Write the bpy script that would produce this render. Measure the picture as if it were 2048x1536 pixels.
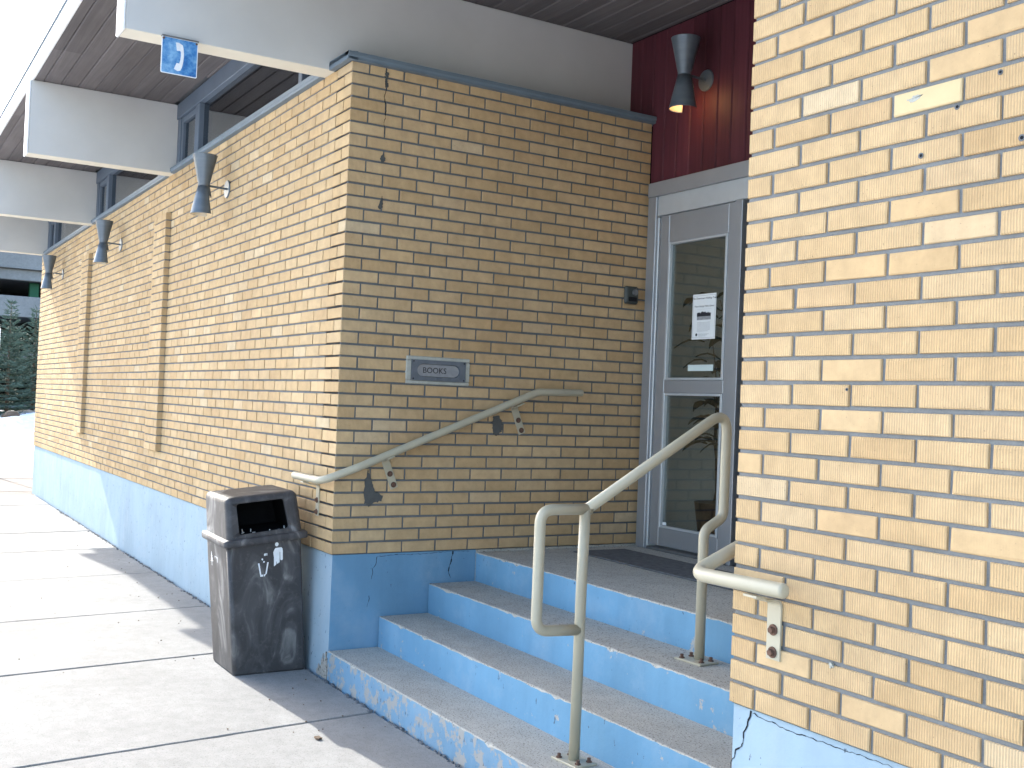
import bpy, bmesh, math, random
from mathutils import Vector, Matrix

random.seed(7)
for o in list(bpy.data.objects):
    bpy.data.objects.remove(o)
SC = bpy.context.scene
COL = SC.collection
R = math.radians

# ------------------------------------------------------------------ camera
CX, CY, CZ, YAW, PIT, ROL, FPX = 5.5524, -2.2573, .8539, -1.0271, .0190, .0402, 2182.55
cam = bpy.data.cameras.new('camera')
cam.sensor_width = 36.0
cam.lens = FPX * 36.0 / 2048.0
cam.clip_start = .05
cam.clip_end = 1500
cam_o = bpy.data.objects.new('camera', cam)
COL.objects.link(cam_o)
fw = Vector((math.sin(YAW) * math.cos(PIT), math.cos(YAW) * math.cos(PIT), math.sin(PIT)))
rt = Vector((math.cos(YAW), -math.sin(YAW), 0))
up = rt.cross(fw)
r2 = math.cos(ROL) * rt + math.sin(ROL) * up
u2 = -math.sin(ROL) * rt + math.cos(ROL) * up
M = Matrix((r2, u2, -fw)).transposed().to_4x4()
M.translation = Vector((CX, CY, CZ))
cam_o.matrix_world = M
SC.camera = cam_o

# ------------------------------------------------------------------ light
SUN_TO = Vector((-1.8, -.224, 1.0)).normalized()
ELEV = math.asin(SUN_TO.z)
world = bpy.data.worlds.new('World')
SC.world = world
world.use_nodes = True
wn = world.node_tree
wn.nodes.clear()
sky = wn.nodes.new('ShaderNodeTexSky')
sky.sky_type = 'NISHITA'
sky.sun_disc = False
sky.sun_elevation = ELEV
sky.sun_rotation = math.atan2(SUN_TO.x, SUN_TO.y)
sky.dust_density = 2.0
bg = wn.nodes.new('ShaderNodeBackground')
bg.inputs['Strength'].default_value = .15
wo = wn.nodes.new('ShaderNodeOutputWorld')
wn.links.new(sky.outputs[0], bg.inputs[0])
wn.links.new(bg.outputs[0], wo.inputs[0])

sun = bpy.data.lights.new('sun', 'SUN')
sun.energy = 2.0
sun.angle = R(.5)
sun.color = (1, .97, .90)
sun_o = bpy.data.objects.new('sun', sun)
COL.objects.link(sun_o)
sun_o.rotation_euler = (-SUN_TO).to_track_quat('-Z', 'Y').to_euler()
sun_o.location = (-12, -4, 12)

SC.view_settings.view_transform = 'Standard'
try:
    SC.view_settings.look = 'None'
except Exception:
    pass
SC.view_settings.gamma = 1
SC.view_settings.exposure = 2.40
SC.view_settings.use_curve_mapping = False


# ------------------------------------------------------------------ materials
class MT:
    """tiny node helper"""
    def __init__(s, name, rough=.8, metal=0, spec=.3):
        s.m = bpy.data.materials.new(name)
        s.m.use_nodes = True
        s.t = s.m.node_tree
        s.b = s.t.nodes['Principled BSDF']
        s.b.inputs['Roughness'].default_value = rough
        s.b.inputs['Metallic'].default_value = metal
        s.b.inputs['Specular IOR Level'].default_value = spec
        s._tc = None

    def n(s, typ, **kw):
        x = s.t.nodes.new(typ)
        for k, v in kw.items():
            setattr(x, k, v)
        return x

    def l(s, a, b):
        s.t.links.new(a, b)

    def tc(s, out='Object'):
        if s._tc is None:
            s._tc = s.n('ShaderNodeTexCoord')
        return s._tc.outputs[out]

    def pos(s):
        return s.n('ShaderNodeNewGeometry').outputs['Position']

    def noise(s, scale, detail=4, rough=.55, vec=None, stretch=None, dist=0):
        x = s.n('ShaderNodeTexNoise')
        x.inputs['Scale'].default_value = scale
        x.inputs['Detail'].default_value = detail
        x.inputs['Roughness'].default_value = rough
        x.inputs['Distortion'].default_value = dist
        v = vec or s.pos()
        if stretch:
            mp = s.n('ShaderNodeMapping')
            mp.inputs['Scale'].default_value = stretch
            s.l(v, mp.inputs[0])
            v = mp.outputs[0]
        s.l(v, x.inputs['Vector'])
        return x.outputs[0]

    def ramp(s, fac, stops, interp='LINEAR'):
        x = s.n('ShaderNodeValToRGB')
        x.color_ramp.interpolation = interp
        e = x.color_ramp.elements
        while len(e) < len(stops):
            e.new(.5)
        for el, (p, c) in zip(e, stops):
            el.position = p
            el.color = (c, c, c, 1) if isinstance(c, (int, float)) else (*c, 1)
        s.l(fac, x.inputs[0])
        return x.outputs[0]

    def mix(s, fac, a, b, mode='MIX'):
        x = s.n('ShaderNodeMix', data_type='RGBA', blend_type=mode)
        for sock, v in ((x.inputs[0], fac), (x.inputs[6], a), (x.inputs[7], b)):
            if isinstance(v, (int, float)):
                sock.default_value = v
            elif isinstance(v, tuple):
                sock.default_value = (*v, 1)
            else:
                s.l(v, sock)
        return x.outputs[2]

    def math(s, op, a, b=None, c=None):
        x = s.n('ShaderNodeMath', operation=op)
        for sock, v in zip(x.inputs, (a, b, c)):
            if v is None:
                continue
            if isinstance(v, (int, float)):
                sock.default_value = v
            else:
                s.l(v, sock)
        return x.outputs[0]

    def rnd(s):
        """one random value per object and per loose piece"""
        oi = s.n('ShaderNodeObjectInfo').outputs['Random']
        pi = s.n('ShaderNodeNewGeometry').outputs['Random Per Island']
        return s.math('FRACT', s.math('ADD', oi, s.math('MULTIPLY', pi, 3.7)))

    def color(s, c):
        if isinstance(c, tuple):
            s.b.inputs['Base Color'].default_value = (*c, 1)
        else:
            s.l(c, s.b.inputs['Base Color'])
        return s

    def bump(s, h, strength=.3, dist=.005):
        x = s.n('ShaderNodeBump')
        x.inputs['Strength'].default_value = strength
        x.inputs['Distance'].default_value = dist
        s.l(h, x.inputs['Height'])
        s.l(x.outputs[0], s.b.inputs['Normal'])
        return s

    def roughin(s, v):
        s.l(v, s.b.inputs['Roughness'])
        return s


def plain(name, col, rough=.6, metal=0, var=.12, scale=6, spec=.3, bump=0):
    m = MT(name, rough, metal, spec)
    nz = m.noise(scale, 5)
    dark = tuple(max(0, c * (1 - var)) for c in col)
    lite = tuple(min(1, c * (1 + var)) for c in col)
    m.color(m.ramp(nz, [(.3, dark), (.7, lite)]))
    if bump:
        m.bump(m.noise(scale * 40, 3), bump, .002)
    return m.m


def mat_brick():
    m = MT('buff_brick', .85, 0, .2)
    r = m.rnd()
    col = m.ramp(r, [(0, (.475, .328, .172)), (.2, (.50, .352, .190)), (.5, (.512, .366, .203)), (.8, (.523, .380, .217)), (.93, (.485, .335, .180)), (1, (.55, .43, .275))])
    sep = m.n('ShaderNodeSeparateXYZ')
    m.l(m.tc('Object'), sep.inputs[0])
    nrm = m.n('ShaderNodeSeparateXYZ')
    m.l(m.tc('Normal'), nrm.inputs[0])
    isx = m.math('GREATER_THAN', m.math('ABSOLUTE', nrm.outputs[0]), .7)
    coord = m.math('ADD', m.math('MULTIPLY', sep.outputs[1], isx),
                   m.math('MULTIPLY', sep.outputs[0], m.math('SUBTRACT', 1, isx)))
    wob = m.noise(60, 2)
    wave = m.math('SINE', m.math('ADD', m.math('MULTIPLY', coord, 2 * math.pi / .0076), m.math('MULTIPLY', wob, 1.6)))
    wave = m.math('MULTIPLY_ADD', wave, .5, .5)
    groove = m.ramp(wave, [(.0, .80), (.35, 1.0)])
    # a few bricks in each wall came out of the kiln smooth
    smooth = m.math('GREATER_THAN', m.math('FRACT', m.math('MULTIPLY', r, 13.3)), .90)
    groove = m.mix(smooth, groove, (1, 1, 1))
    col = m.mix(1, col, groove, 'MULTIPLY')
    mott = m.ramp(m.noise(14, 6, .65), [(.3, .86), (.7, 1.08)])
    col = m.mix(1, col, mott, 'MULTIPLY')
    # long soot/rain staining over many bricks
    st = m.ramp(m.noise(1.6, 5, .6, stretch=(1, 1, .35)), [(.42, (1, 1, 1)), (.75, (.86, .83, .80))])
    col = m.mix(1, col, st, 'MULTIPLY')
    iron = m.ramp(m.noise(170, 2, .5), [(.70, 0), (.74, 1)])
    col = m.mix(m.math('MULTIPLY', iron, .65), col, (.10, .07, .05))
    lime = m.ramp(m.noise(21, 4, .7), [(.70, 0), (.82, 1)])
    col = m.mix(m.math('MULTIPLY', lime, .22), col, (.62, .60, .55))
    m.color(col)
    hh = m.math('ADD', m.math('MULTIPLY', wave, m.math('SUBTRACT', 1, m.math('MULTIPLY', smooth, .85))), m.math('MULTIPLY', m.noise(120, 4), .5))
    m.bump(hh, .55, .0022)
    return m.m


def mat_concrete(name, base, speck=.5, scale=1.0, rough=.9):
    m = MT(name, rough, 0, .2)
    big = m.ramp(m.noise(1.3 * scale, 6, .6), [(.3, .84), (.7, 1.10)])
    mid = m.ramp(m.noise(22 * scale, 5, .65), [(.3, .88), (.7, 1.08)])
    col = m.mix(1, base, big, 'MULTIPLY')
    col = m.mix(1, col, mid, 'MULTIPLY')
    if speck:
        sp = m.ramp(m.noise(260 * scale, 2, .5), [(.36, 1), (.42, 0)])
        col = m.mix(m.math('MULTIPLY', sp, speck), col, tuple(c * .35 for c in base))
        sl = m.ramp(m.noise(310 * scale, 2, .5), [(.62, 0), (.68, 1)])
        col = m.mix(m.math('MULTIPLY', sl, speck * .6), col, tuple(min(1, c * 1.6) for c in base))
    m.color(col)
    m.bump(m.noise(150 * scale, 5, .7), .35, .003)
    return m.m


def mat_paint_concrete(name, base, under=(.36, .35, .33), chip=.64, streak=.12, pock=.73):
    m = MT(name, .75, 0, .25)
    big = m.ramp(m.noise(1.7, 5, .6), [(.3, 1 - streak), (.7, 1 + streak)])
    st = m.ramp(m.noise(7, 5, .6, stretch=(1, 1, .12)), [(.3, .93), (.7, 1.05)])
    col = m.mix(1, base, big, 'MULTIPLY')
    col = m.mix(1, col, st, 'MULTIPLY')
    chipm = m.ramp(m.noise(9, 8, .72), [(chip, 0), (chip + .025, 1)])
    fade = m.ramp(m.noise(3.0, 7, .7), [(.5, 0), (.75, .55)])
    col = m.mix(fade, col, tuple(min(1, b * .75 + .15) for b in base))
    col = m.mix(chipm, col, under)
    pk = m.ramp(m.noise(55, 3, .55, stretch=(1, 1, .45)), [(pock, 0), (pock + .015, 1)])
    col = m.mix(m.math('MULTIPLY', pk, .75), col, (.05, .07, .10))
    m.color(col)
    h = m.math('SUBTRACT', m.noise(45, 6, .65), m.math('ADD', m.math('MULTIPLY', chipm, .6), pk))
    m.bump(h, .35, .004)
    return m.m


def mat_plank():
    m = MT('stained_soffit_wood', .7, 0, .2)
    r = m.rnd()
    c = m.ramp(r, [(0, (.098, .088, .088)), (.5, (.118, .106, .106)), (1, (.138, .125, .124))])
    g = m.ramp(m.noise(5, 6, .65, stretch=(.3, 7, 3), dist=.6), [(.3, .78), (.7, 1.12)])
    c = m.mix(1, c, g, 'MULTIPLY')
    b = m.ramp(m.noise(1.1, 4), [(.35, .86), (.7, 1.1)])
    m.color(m.mix(1, c, b, 'MULTIPLY'))
    m.bump(m.noise(8, 5, .6, stretch=(.3, 12, 4)), .2, .002)
    return m.m


def mat_red_board():
    m = MT('dark_red_stained_wood', .6, 0, .25)
    c = m.ramp(m.rnd(), [(0, (.054, .012, .018)), (.5, (.070, .016, .024)), (1, (.086, .021, .030))])
    g = m.ramp(m.noise(6, 6, .65, stretch=(6, 3, .25), dist=.5), [(.3, .78), (.7, 1.15)])
    m.color(m.mix(1, c, g, 'MULTIPLY'))
    m.bump(m.noise(8, 5, .6, stretch=(10, 4, .3)), .15, .002)
    return m.m


def mat_bin():
    m = MT('marbled_dark_plastic', .55, 0, .35)
    sw = m.noise(3.2, 5, .55, dist=2.4, stretch=(1.6, 1.6, .75), vec=m.tc('Object'))
    c = m.ramp(sw, [(.42, (.045, .043, .045)), (.56, (.07, .068, .070)), (.66, (.17, .165, .16)), (.76, (.33, .325, .315))])
    sc = m.ramp(m.noise(30, 5, .7), [(.55, 0), (.75, 1)])
    c = m.mix(m.math('MULTIPLY', sc, .25), c, (.22, .21, .20))
    m.color(c)
    m.bump(m.noise(160, 3), .15, .002)
    return m.m


def mat_sign_blue():
    m = MT('faded_blue_sign_face', .45, 0, .4)
    f = m.noise(9, 6, .7, vec=m.tc('Object'))
    c = m.ramp(f, [(.38, (.012, .09, .30)), (.48, (.05, .20, .46)), (.64, (.20, .40, .62))])
    d = m.ramp(m.noise(60, 3, .6), [(.70, 0), (.76, 1)])
    m.color(m.mix(m.math('MULTIPLY', d, .6), c, (.03, .04, .06)))
    return m.m


def mat_glass(name, tint, f0=.06):
    m = MT(name)
    t = m.t
    tr = m.n('ShaderNodeBsdfTransparent')
    tr.inputs[0].default_value = (*tint, 1)
    gl = m.n('ShaderNodeBsdfGlossy')
    gl.inputs['Roughness'].default_value = .012
    gl.inputs['Color'].default_value = (.95, .98, 1, 1)
    ge = m.n('ShaderNodeNewGeometry')
    dt = m.n('ShaderNodeVectorMath', operation='DOT_PRODUCT')
    m.l(ge.outputs['Incoming'], dt.inputs[0])
    m.l(ge.outputs['Normal'], dt.inputs[1])
    sch = m.math('POWER', m.math('SUBTRACT', 1, m.math('ABSOLUTE', dt.outputs['Value'])), 5)
    fac = m.math('MULTIPLY_ADD', sch, 1 - f0, f0)
    mx = m.n('ShaderNodeMixShader')
    m.l(fac, mx.inputs[0])
    m.l(tr.outputs[0], mx.inputs[1])
    m.l(gl.outputs[0], mx.inputs[2])
    m.l(mx.outputs[0], t.nodes['Material Output'].inputs['Surface'])
    return m.m


def mat_emit(name, col, s):
    m = MT(name)
    m.b.inputs['Emission Color'].default_value = (*col, 1)
    m.b.inputs['Emission Strength'].default_value = s
    m.color(col)
    return m.m


def mat_painted_metal(name, base, rust=.735, rough=.38):
    m = MT(name, rough, 0, .45)
    b = m.ramp(m.noise(5, 5, .6), [(.3, .92), (.7, 1.05)])
    c = m.mix(1, base, b, 'MULTIPLY')
    dirt = m.ramp(m.noise(38, 5, .7), [(.6, 0), (.8, .35)])
    c = m.mix(dirt, c, tuple(x * .62 for x in base))
    ch = m.ramp(m.noise(34, 5, .7), [(rust, 0), (rust + .02, 1)])
    c = m.mix(ch, c, (.09, .05, .035))
    m.color(c)
    m.bump(m.noise(90, 4), .08, .002)
    return m.m


def mat_lamp_metal():
    m = MT('satin_grey_lamp_metal', .40, .35, .5)
    b = m.ramp(m.noise(3, 4, .6, stretch=(1, 1, 8)), [(.3, (.095, .12, .145)), (.7, (.125, .15, .175))])
    m.color(b)
    return m.m


def mat_foliage(name, a, b):
    m = MT(name, .8, 0, .15)
    m.color(m.mix(m.noise(2.2, 4), m.ramp(m.rnd(), [(0, a), (1, b)]), m.ramp(m.rnd(), [(0, b), (1, a)])))
    return m.m


BRICK = mat_brick()
MORTAR = mat_concrete('grey_mortar', (.140, .150, .160), .25, 1.2)
MORTAR_PIER = mat_concrete('mid_grey_pier_mortar', (.185, .195, .20), .25, 1.2)
MORTAR_LIGHT = mat_concrete('light_mortar_border', (.40, .405, .36), .3, 1.4)
MORTAR_DARK = mat_concrete('dark_mortar_smear', (.085, .088, .085), .3, 1.6)
PAVE = mat_concrete('pale_pavement_concrete', (.268, .265, .256), .45, .65)
TREAD = mat_concrete('worn_step_concrete', (.43, .415, .372), .9, .5)
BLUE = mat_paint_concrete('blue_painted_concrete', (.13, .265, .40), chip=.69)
BLUE_WORN = mat_paint_concrete('worn_blue_riser_paint', (.135, .285, .425), chip=.635, pock=.70)
BLUE_PEELED = mat_paint_concrete('peeling_blue_riser_paint', (.150, .275, .395), under=(.31, .31, .30), chip=.515, pock=.66)
BLUE_LIT = mat_paint_concrete('lit_blue_painted_concrete', (.27, .365, .44), chip=.74, streak=.10, pock=.69)  # same blue paint, lightened to carry the brighter light on these bases
PATH = mat_concrete('old_path_concrete', (.27, .265, .26), .4, .4)
ASPHALT = mat_concrete('old_asphalt', (.16, .155, .15), .6, .5)
GRAVEL = mat_concrete('brown_gravel', (.17, .15, .13), .9, .3)
CREAM = mat_painted_metal('cream_rail_paint', (.395, .362, .27))
BEAM = plain('off_white_beam_paint', (.49, .488, .475), .55, 0, .06, 2.2, .3, .05)
BEAM_BOUNCE = plain('beam_underside_bounce_light', (.62, .58, .48), .6, 0, .06, 2, .3)  # same beam paint, with light bounced off the ground put into its colour
WHITE = plain('white_trim_paint', (.74, .74, .74), .5, 0, .03, 4, .35)
TRIM = plain('blue_grey_trim_paint', (.115, .15, .18), .5, 0, .10, 5, .35)
FRAME = plain('blue_grey_window_frame_paint', (.09, .115, .15), .5, 0, .10, 5, .35)
ALU = plain('grey_anodised_aluminium', (.37, .385, .41), .38, .55, .06, 3, .5)
ALU_DARK = plain('dull_grey_metal', (.17, .175, .18), .45, .5, .10, 8, .4)
ALU_LIGHT = plain('bright_glazing_bead', (.52, .55, .57), .4, .4, .05, 8, .5)
STEEL = plain('dull_grey_slot_metal', (.15, .175, .21), .42, .55, .15, 20, .4)
STEEL_LIGHT = plain('worn_light_slot_flap', (.30, .32, .35), .38, .5, .12, 30, .4)
RUST = plain('rusty_bolt_steel', (.13, .075, .055), .8, .2, .3, 60, .3)
BLACK = plain('black_void', (.012, .012, .014), .9, 0, .1, 5, .1)
CRACK = plain('dark_crack', (.018, .020, .024), .95, 0, .2, 50, .05)
RUBBER = plain('dark_door_mat', (.13, .132, .135), .95, 0, .25, 30, .1, .4)
PLANK = mat_plank()
RED = mat_red_board()
BIN = mat_bin()
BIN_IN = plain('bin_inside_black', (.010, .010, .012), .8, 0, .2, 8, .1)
SIGNBLUE = mat_sign_blue()
PRINT = plain('white_print', (.72, .74, .76), .5, 0, .08, 40, .3)
INK = plain('black_print', (.03, .03, .035), .6, 0, .1, 30, .2)
INK_GREY = plain('grey_print', (.28, .29, .30), .6, 0, .2, 60, .2)
PAPER = plain('white_paper', (.72, .74, .74), .8, 0, .03, 10, .2)
STICK = plain('pale_green_sticker', (.55, .64, .62), .6, 0, .03, 10, .2)
GLASS = mat_glass('door_glass', (.66, .69, .69), .11)
GLASS_HI = mat_glass('clerestory_glass', (.5, .52, .55), .16)
LAMP = mat_lamp_metal()
LAMP_IN = plain('cream_lamp_inside', (.62, .56, .44), .6, 0, .05, 6, .3)
BULB = mat_emit('lit_bulb', (1, .62, .25), 6)
BULB_OFF = plain('white_bulb', (.75, .74, .70), .3, 0, .03, 6, .4)
ROOM = plain('lobby_plaster', (.70, .67, .60), .9, 0, .05, 2)
ROOMFLOOR = plain('lobby_floor_tile', (.12, .11, .10), .5, 0, .1, 3)
SNOW_BOUNCE = plain('bounce_snow', (.80, .81, .82), .8, 0, .04, 3, .2, .3)
SNOW = plain('old_snow', (.66, .67, .69), .8, 0, .06, 3, .2, .3)
GARAGE = mat_concrete('weathered_garage_concrete', (.27, .262, .255), .2, .3)
NEEDLE = mat_foliage('spruce_needles', (.06, .10, .08), (.125, .165, .12))
LEAFG = mat_foliage('dark_houseplant_leaf', (.02, .04, .025), (.04, .075, .045))
BARK = plain('brown_bark', (.11, .075, .05), .9, 0, .25, 20)
POT = plain('dark_red_pot', (.08, .03, .025), .5, 0, .1, 6)
GREENP = plain('green_column_paint', (.012, .085, .04), .6)
REDP = plain('red_car_paint', (.35, .03, .03), .4)


# ------------------------------------------------------------------ mesh helpers
def link(name, me, mats, parent=None):
    o = bpy.data.objects.new(name, me)
    COL.objects.link(o)
    for m in (mats if isinstance(mats, (list, tuple)) else [mats]):
        if m and m.name not in [x.name for x in me.materials if x]:
            me.materials.append(m)
    if parent is not None:
        o.parent = parent
    return o


def mesh(name, verts, faces, smooth=False, mi=None):
    me = bpy.data.meshes.new(name)
    me.from_pydata([tuple(v) for v in verts], [], faces)
    me.update()
    if smooth:
        me.polygons.foreach_set('use_smooth', [True] * len(me.polygons))
    if mi:
        me.polygons.foreach_set('material_index', mi)
    return me


def tag(o, label=None, cat=None, group=None, kind=None):
    if label: o['label'] = label
    if cat: o['category'] = cat
    if group: o['group'] = group
    if kind: o['kind'] = kind
    return o


def thing(name, loc, label, cat, group=None, rotz=0):
    o = bpy.data.objects.new(name, None)
    o.empty_display_size = .1
    COL.objects.link(o)
    o.location = loc
    o.rotation_euler = (0, 0, rotz)
    return tag(o, label, cat, group)


class Acc:
    """collects simple solids in one mesh"""
    def __init__(s):
        s.v = []
        s.f = []
        s.mi = []

    def box(s, x0, x1, y0, y1, z0, z1, mi=0):
        b = len(s.v)
        s.v += [(x0, y0, z0), (x1, y0, z0), (x1, y1, z0), (x0, y1, z0), (x0, y0, z1), (x1, y0, z1), (x1, y1, z1), (x0, y1, z1)]
        s.f += [tuple(b + i for i in q) for q in ((0, 3, 2, 1), (4, 5, 6, 7), (0, 1, 5, 4), (1, 2, 6, 5), (2, 3, 7, 6), (3, 0, 4, 7))]
        s.mi += [mi] * 6
        return s

    def cbox(s, x0, x1, y0, y1, z0, z1, c=.004, mi=0):
        """box with chamfered edges"""
        c = min(c, (x1 - x0) * .4, (y1 - y0) * .4, (z1 - z0) * .4)
        bm = bmesh.new()
        bmesh.ops.create_cube(bm, size=1)
        for v in bm.verts:
            v.co = Vector((x0 + (v.co.x + .5) * (x1 - x0), y0 + (v.co.y + .5) * (y1 - y0), z0 + (v.co.z + .5) * (z1 - z0)))
        bmesh.ops.bevel(bm, geom=bm.edges[:], offset=c, segments=1, affect='EDGES', profile=.5)
        bm.normal_update()
        s.addbm(bm, mi)
        bm.free()
        return s

    def addbm(s, bm, mi=0):
        b = len(s.v)
        bm.verts.index_update()
        s.v += [tuple(v.co) for v in bm.verts]
        for f in bm.faces:
            s.f.append(tuple(b + v.index for v in f.verts))
            s.mi.append(mi)

    def hexa(s, p, mi=0):
        """p: 8 points bottom loop then top loop"""
        b = len(s.v)
        s.v += [tuple(q) for q in p]
        s.f += [tuple(b + i for i in q) for q in ((0, 3, 2, 1), (4, 5, 6, 7), (0, 1, 5, 4), (1, 2, 6, 5), (2, 3, 7, 6), (3, 0, 4, 7))]
        s.mi += [mi] * 6
        return s

    def poly(s, pts, mi=0):
        b = len(s.v)
        s.v += [tuple(q) for q in pts]
        s.f.append(tuple(range(b, b + len(pts))))
        s.mi.append(mi)
        return s

    def prism(s, pts, off, mi=0):
        """polygon extruded by the vector off"""
        n = len(pts)
        b = len(s.v)
        off = Vector(off)
        s.v += [tuple(q) for q in pts] + [tuple(Vector(q) + off) for q in pts]
        s.f.append(tuple(range(b + n - 1, b - 1, -1)))
        s.f.append(tuple(range(b + n, b + 2 * n)))
        for i in range(n):
            j = (i + 1) % n
            s.f.append((b + i, b + j, b + n + j, b + n + i))
        s.mi += [mi] * (n + 2)
        return s

    def cyl(s, p0, p1, r0, r1=None, n=12, mi=0):
        r1 = r0 if r1 is None else r1
        p0, p1 = Vector(p0), Vector(p1)
        d = (p1 - p0).normalized()
        a = d.orthogonal().normalized()
        c = d.cross(a)
        b = len(s.v)
        for p, r in ((p0, r0), (p1, r1)):
            for i in range(n):
                t = 2 * math.pi * i / n
                s.v.append(tuple(p + (a * math.cos(t) + c * math.sin(t)) * r))
        for i in range(n):
            j = (i + 1) % n
            s.f.append((b + i, b + j, b + n + j, b + n + i))
        s.f.append(tuple(range(b + n - 1, b - 1, -1)))
        s.f.append(tuple(range(b + n, b + 2 * n)))
        s.mi += [mi] * (n + 2)
        return s

    def out(s, name, mats, parent=None, smooth=False):
        me = mesh(name, s.v, s.f, smooth, s.mi)
        bm = bmesh.new()
        bm.from_mesh(me)
        bmesh.ops.recalc_face_normals(bm, faces=bm.faces[:])
        bm.to_mesh(me)
        bm.free()
        return link(name, me, mats, parent)


def fillet(pts, rad):
    """polyline with rounded corners; rad is one radius or one per inner point"""
    P = [Vector(p) for p in pts]
    out = [P[0]]
    for i in range(1, len(P) - 1):
        r = rad[i - 1] if isinstance(rad, (list, tuple)) else rad
        a, b = (P[i - 1] - P[i]), (P[i + 1] - P[i])
        la, lb = a.length, b.length
        a.normalize(); b.normalize()
        ang = a.angle(b)
        t = min(r / max(1e-4, math.tan(ang / 2)), la * .48, lb * .48)
        p0, p1 = P[i] + a * t, P[i] + b * t
        for k in range(9):
            u = k / 8
            out.append(p0 * (1 - u) ** 2 + P[i] * 2 * u * (1 - u) + p1 * u * u)
    out.append(P[-1])
    return out


def tube(path, r, n=18, cap_round=False):
    P = [Vector(p) for p in path]
    v, f = [], []
    d = (P[1] - P[0]).normalized()
    a = d.orthogonal().normalized()
    rings = []
    for i, p in enumerate(P):
        if i == 0: t = P[1] - P[0]
        elif i == len(P) - 1: t = P[-1] - P[-2]
        else: t = (P[i + 1] - P[i]).normalized() + (P[i] - P[i - 1]).normalized()
        t.normalize()
        a = (a - t * a.dot(t)).normalized()
        rings.append((p, a.copy(), t.cross(a), t.copy()))
    seq = []
    def capseq(ring, sgn):
        p, a, c, t = ring
        return [(p + t * sgn * r * .45 * math.sin(k * math.pi / 8), r * (1 - .45 * (1 - math.cos(k * math.pi / 8))), a, c) for k in (4, 3, 2, 1)]
    if cap_round:
        seq += capseq(rings[0], -1)
    seq += [(p, r, a, c) for p, a, c, t in rings]
    if cap_round:
        seq += capseq(rings[-1], 1)[::-1]
    for p, rr, a, c in seq:
        for k in range(n):
            th = 2 * math.pi * k / n
            v.append(tuple(p + (a * math.cos(th) + c * math.sin(th)) * rr))
    for i in range(len(seq) - 1):
        for k in range(n):
            j = (k + 1) % n
            f.append((i * n + k, i * n + j, (i + 1) * n + j, (i + 1) * n + k))
    f.append(tuple(range(n - 1, -1, -1)))
    f.append(tuple(range((len(seq) - 1) * n, len(seq) * n)))
    me = mesh('tube', v, f, True)
    return me


def text_mesh(s, size, shear=0, depth=.0008):
    cu = bpy.data.curves.new('lettering', 'FONT')
    cu.body = s
    cu.size = size
    cu.shear = shear
    cu.extrude = depth
    cu.align_x = 'CENTER'
    cu.align_y = 'CENTER'
    cu.resolution_u = 3
    o = bpy.data.objects.new('lettering', cu)
    COL.objects.link(o)
    dg = bpy.context.evaluated_depsgraph_get()
    me = bpy.data.meshes.new_from_object(o.evaluated_get(dg))
    bpy.data.objects.remove(o)
    return me


G = -.670          # pavement level (the brickwork starts at z = 0)
C = .0677          # one course
L = .21029         # one brick with its joint
H = L / 2
J = .0114          # joint
XW = -11.33        # far end of the long wall
XP = 3.126         # near jamb of the entry recess
DY = 2.08          # depth of the entry recess
ZT = 2.692         # top of the low brickwork
ZS = 3.285         # soffit
FY = -1.142        # face of the fascia

# ------------------------------------------------------------------ ground
g = Acc().box(-160, 60, -120, 90, G - .4, G - .06)
road = g.out('ground', ASPHALT)
tag(road, kind='structure')

walk = bpy.data.objects.new('sidewalk', None)
COL.objects.link(walk)
tag(walk, kind='structure')
SK = .10           # the joints run slightly askew
jx = [XW + .42, -9.55, -8.13, -6.74, -5.38, -3.83, -2.245, -.85, .655, 2.1, 3.55, 5.0, 6.5, 8.0, 9.6, 11.2, 12.8, 14.4]


def slab(x0, x1, y0, y1, seed):
    rr = random.Random(seed)
    n, gp = 26, .0068
    zt = G + rr.uniform(-.002, .002)
    def rag(i):
        return rr.uniform(-.0035, .0035) + (.007 * rr.random() if rr.random() < .12 else 0)
    pts = []
    for i in range(n + 1):
        y = y1 + (y0 - y1) * i / n
        pts.append((x0 + gp + abs(rag(i)) + SK * -y, y))
    for i in range(1, n):
        pts.append((x0 + gp + SK * -y0 + (x1 - x0 - 2 * gp) * i / n, y0 + rag(i) * .4))
    for i in range(n + 1):
        y = y0 + (y1 - y0) * i / n
        pts.append((x1 - gp - abs(rag(i)) + SK * -y, y))
    for i in range(1, n):
        pts.append((x1 - gp + SK * -y1 - (x1 - x0 - 2 * gp) * i / n, y1 - abs(rag(i)) * .8))
    m = len(pts)
    cx = sum(p[0] for p in pts) / m
    cy = sum(p[1] for p in pts) / m
    v = [(x, y, G - .055) for x, y in pts] + [(x, y, zt - .005) for x, y in pts]
    v += [(cx + (x - cx) * .9955, cy + (y - cy) * .9975, zt) for x, y in pts]
    f = []
    for k in (0, m):
        f += [(k + i, k + (i + 1) % m, k + m + (i + 1) % m, k + m + i) for i in range(m)]
    f.append(tuple(range(2 * m, 3 * m)))
    return mesh('slab', v, f)


for i in range(len(jx) - 1):
    link('slab', slab(jx[i], jx[i + 1], -2.05, -.012, i), PAVE, walk)
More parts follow.
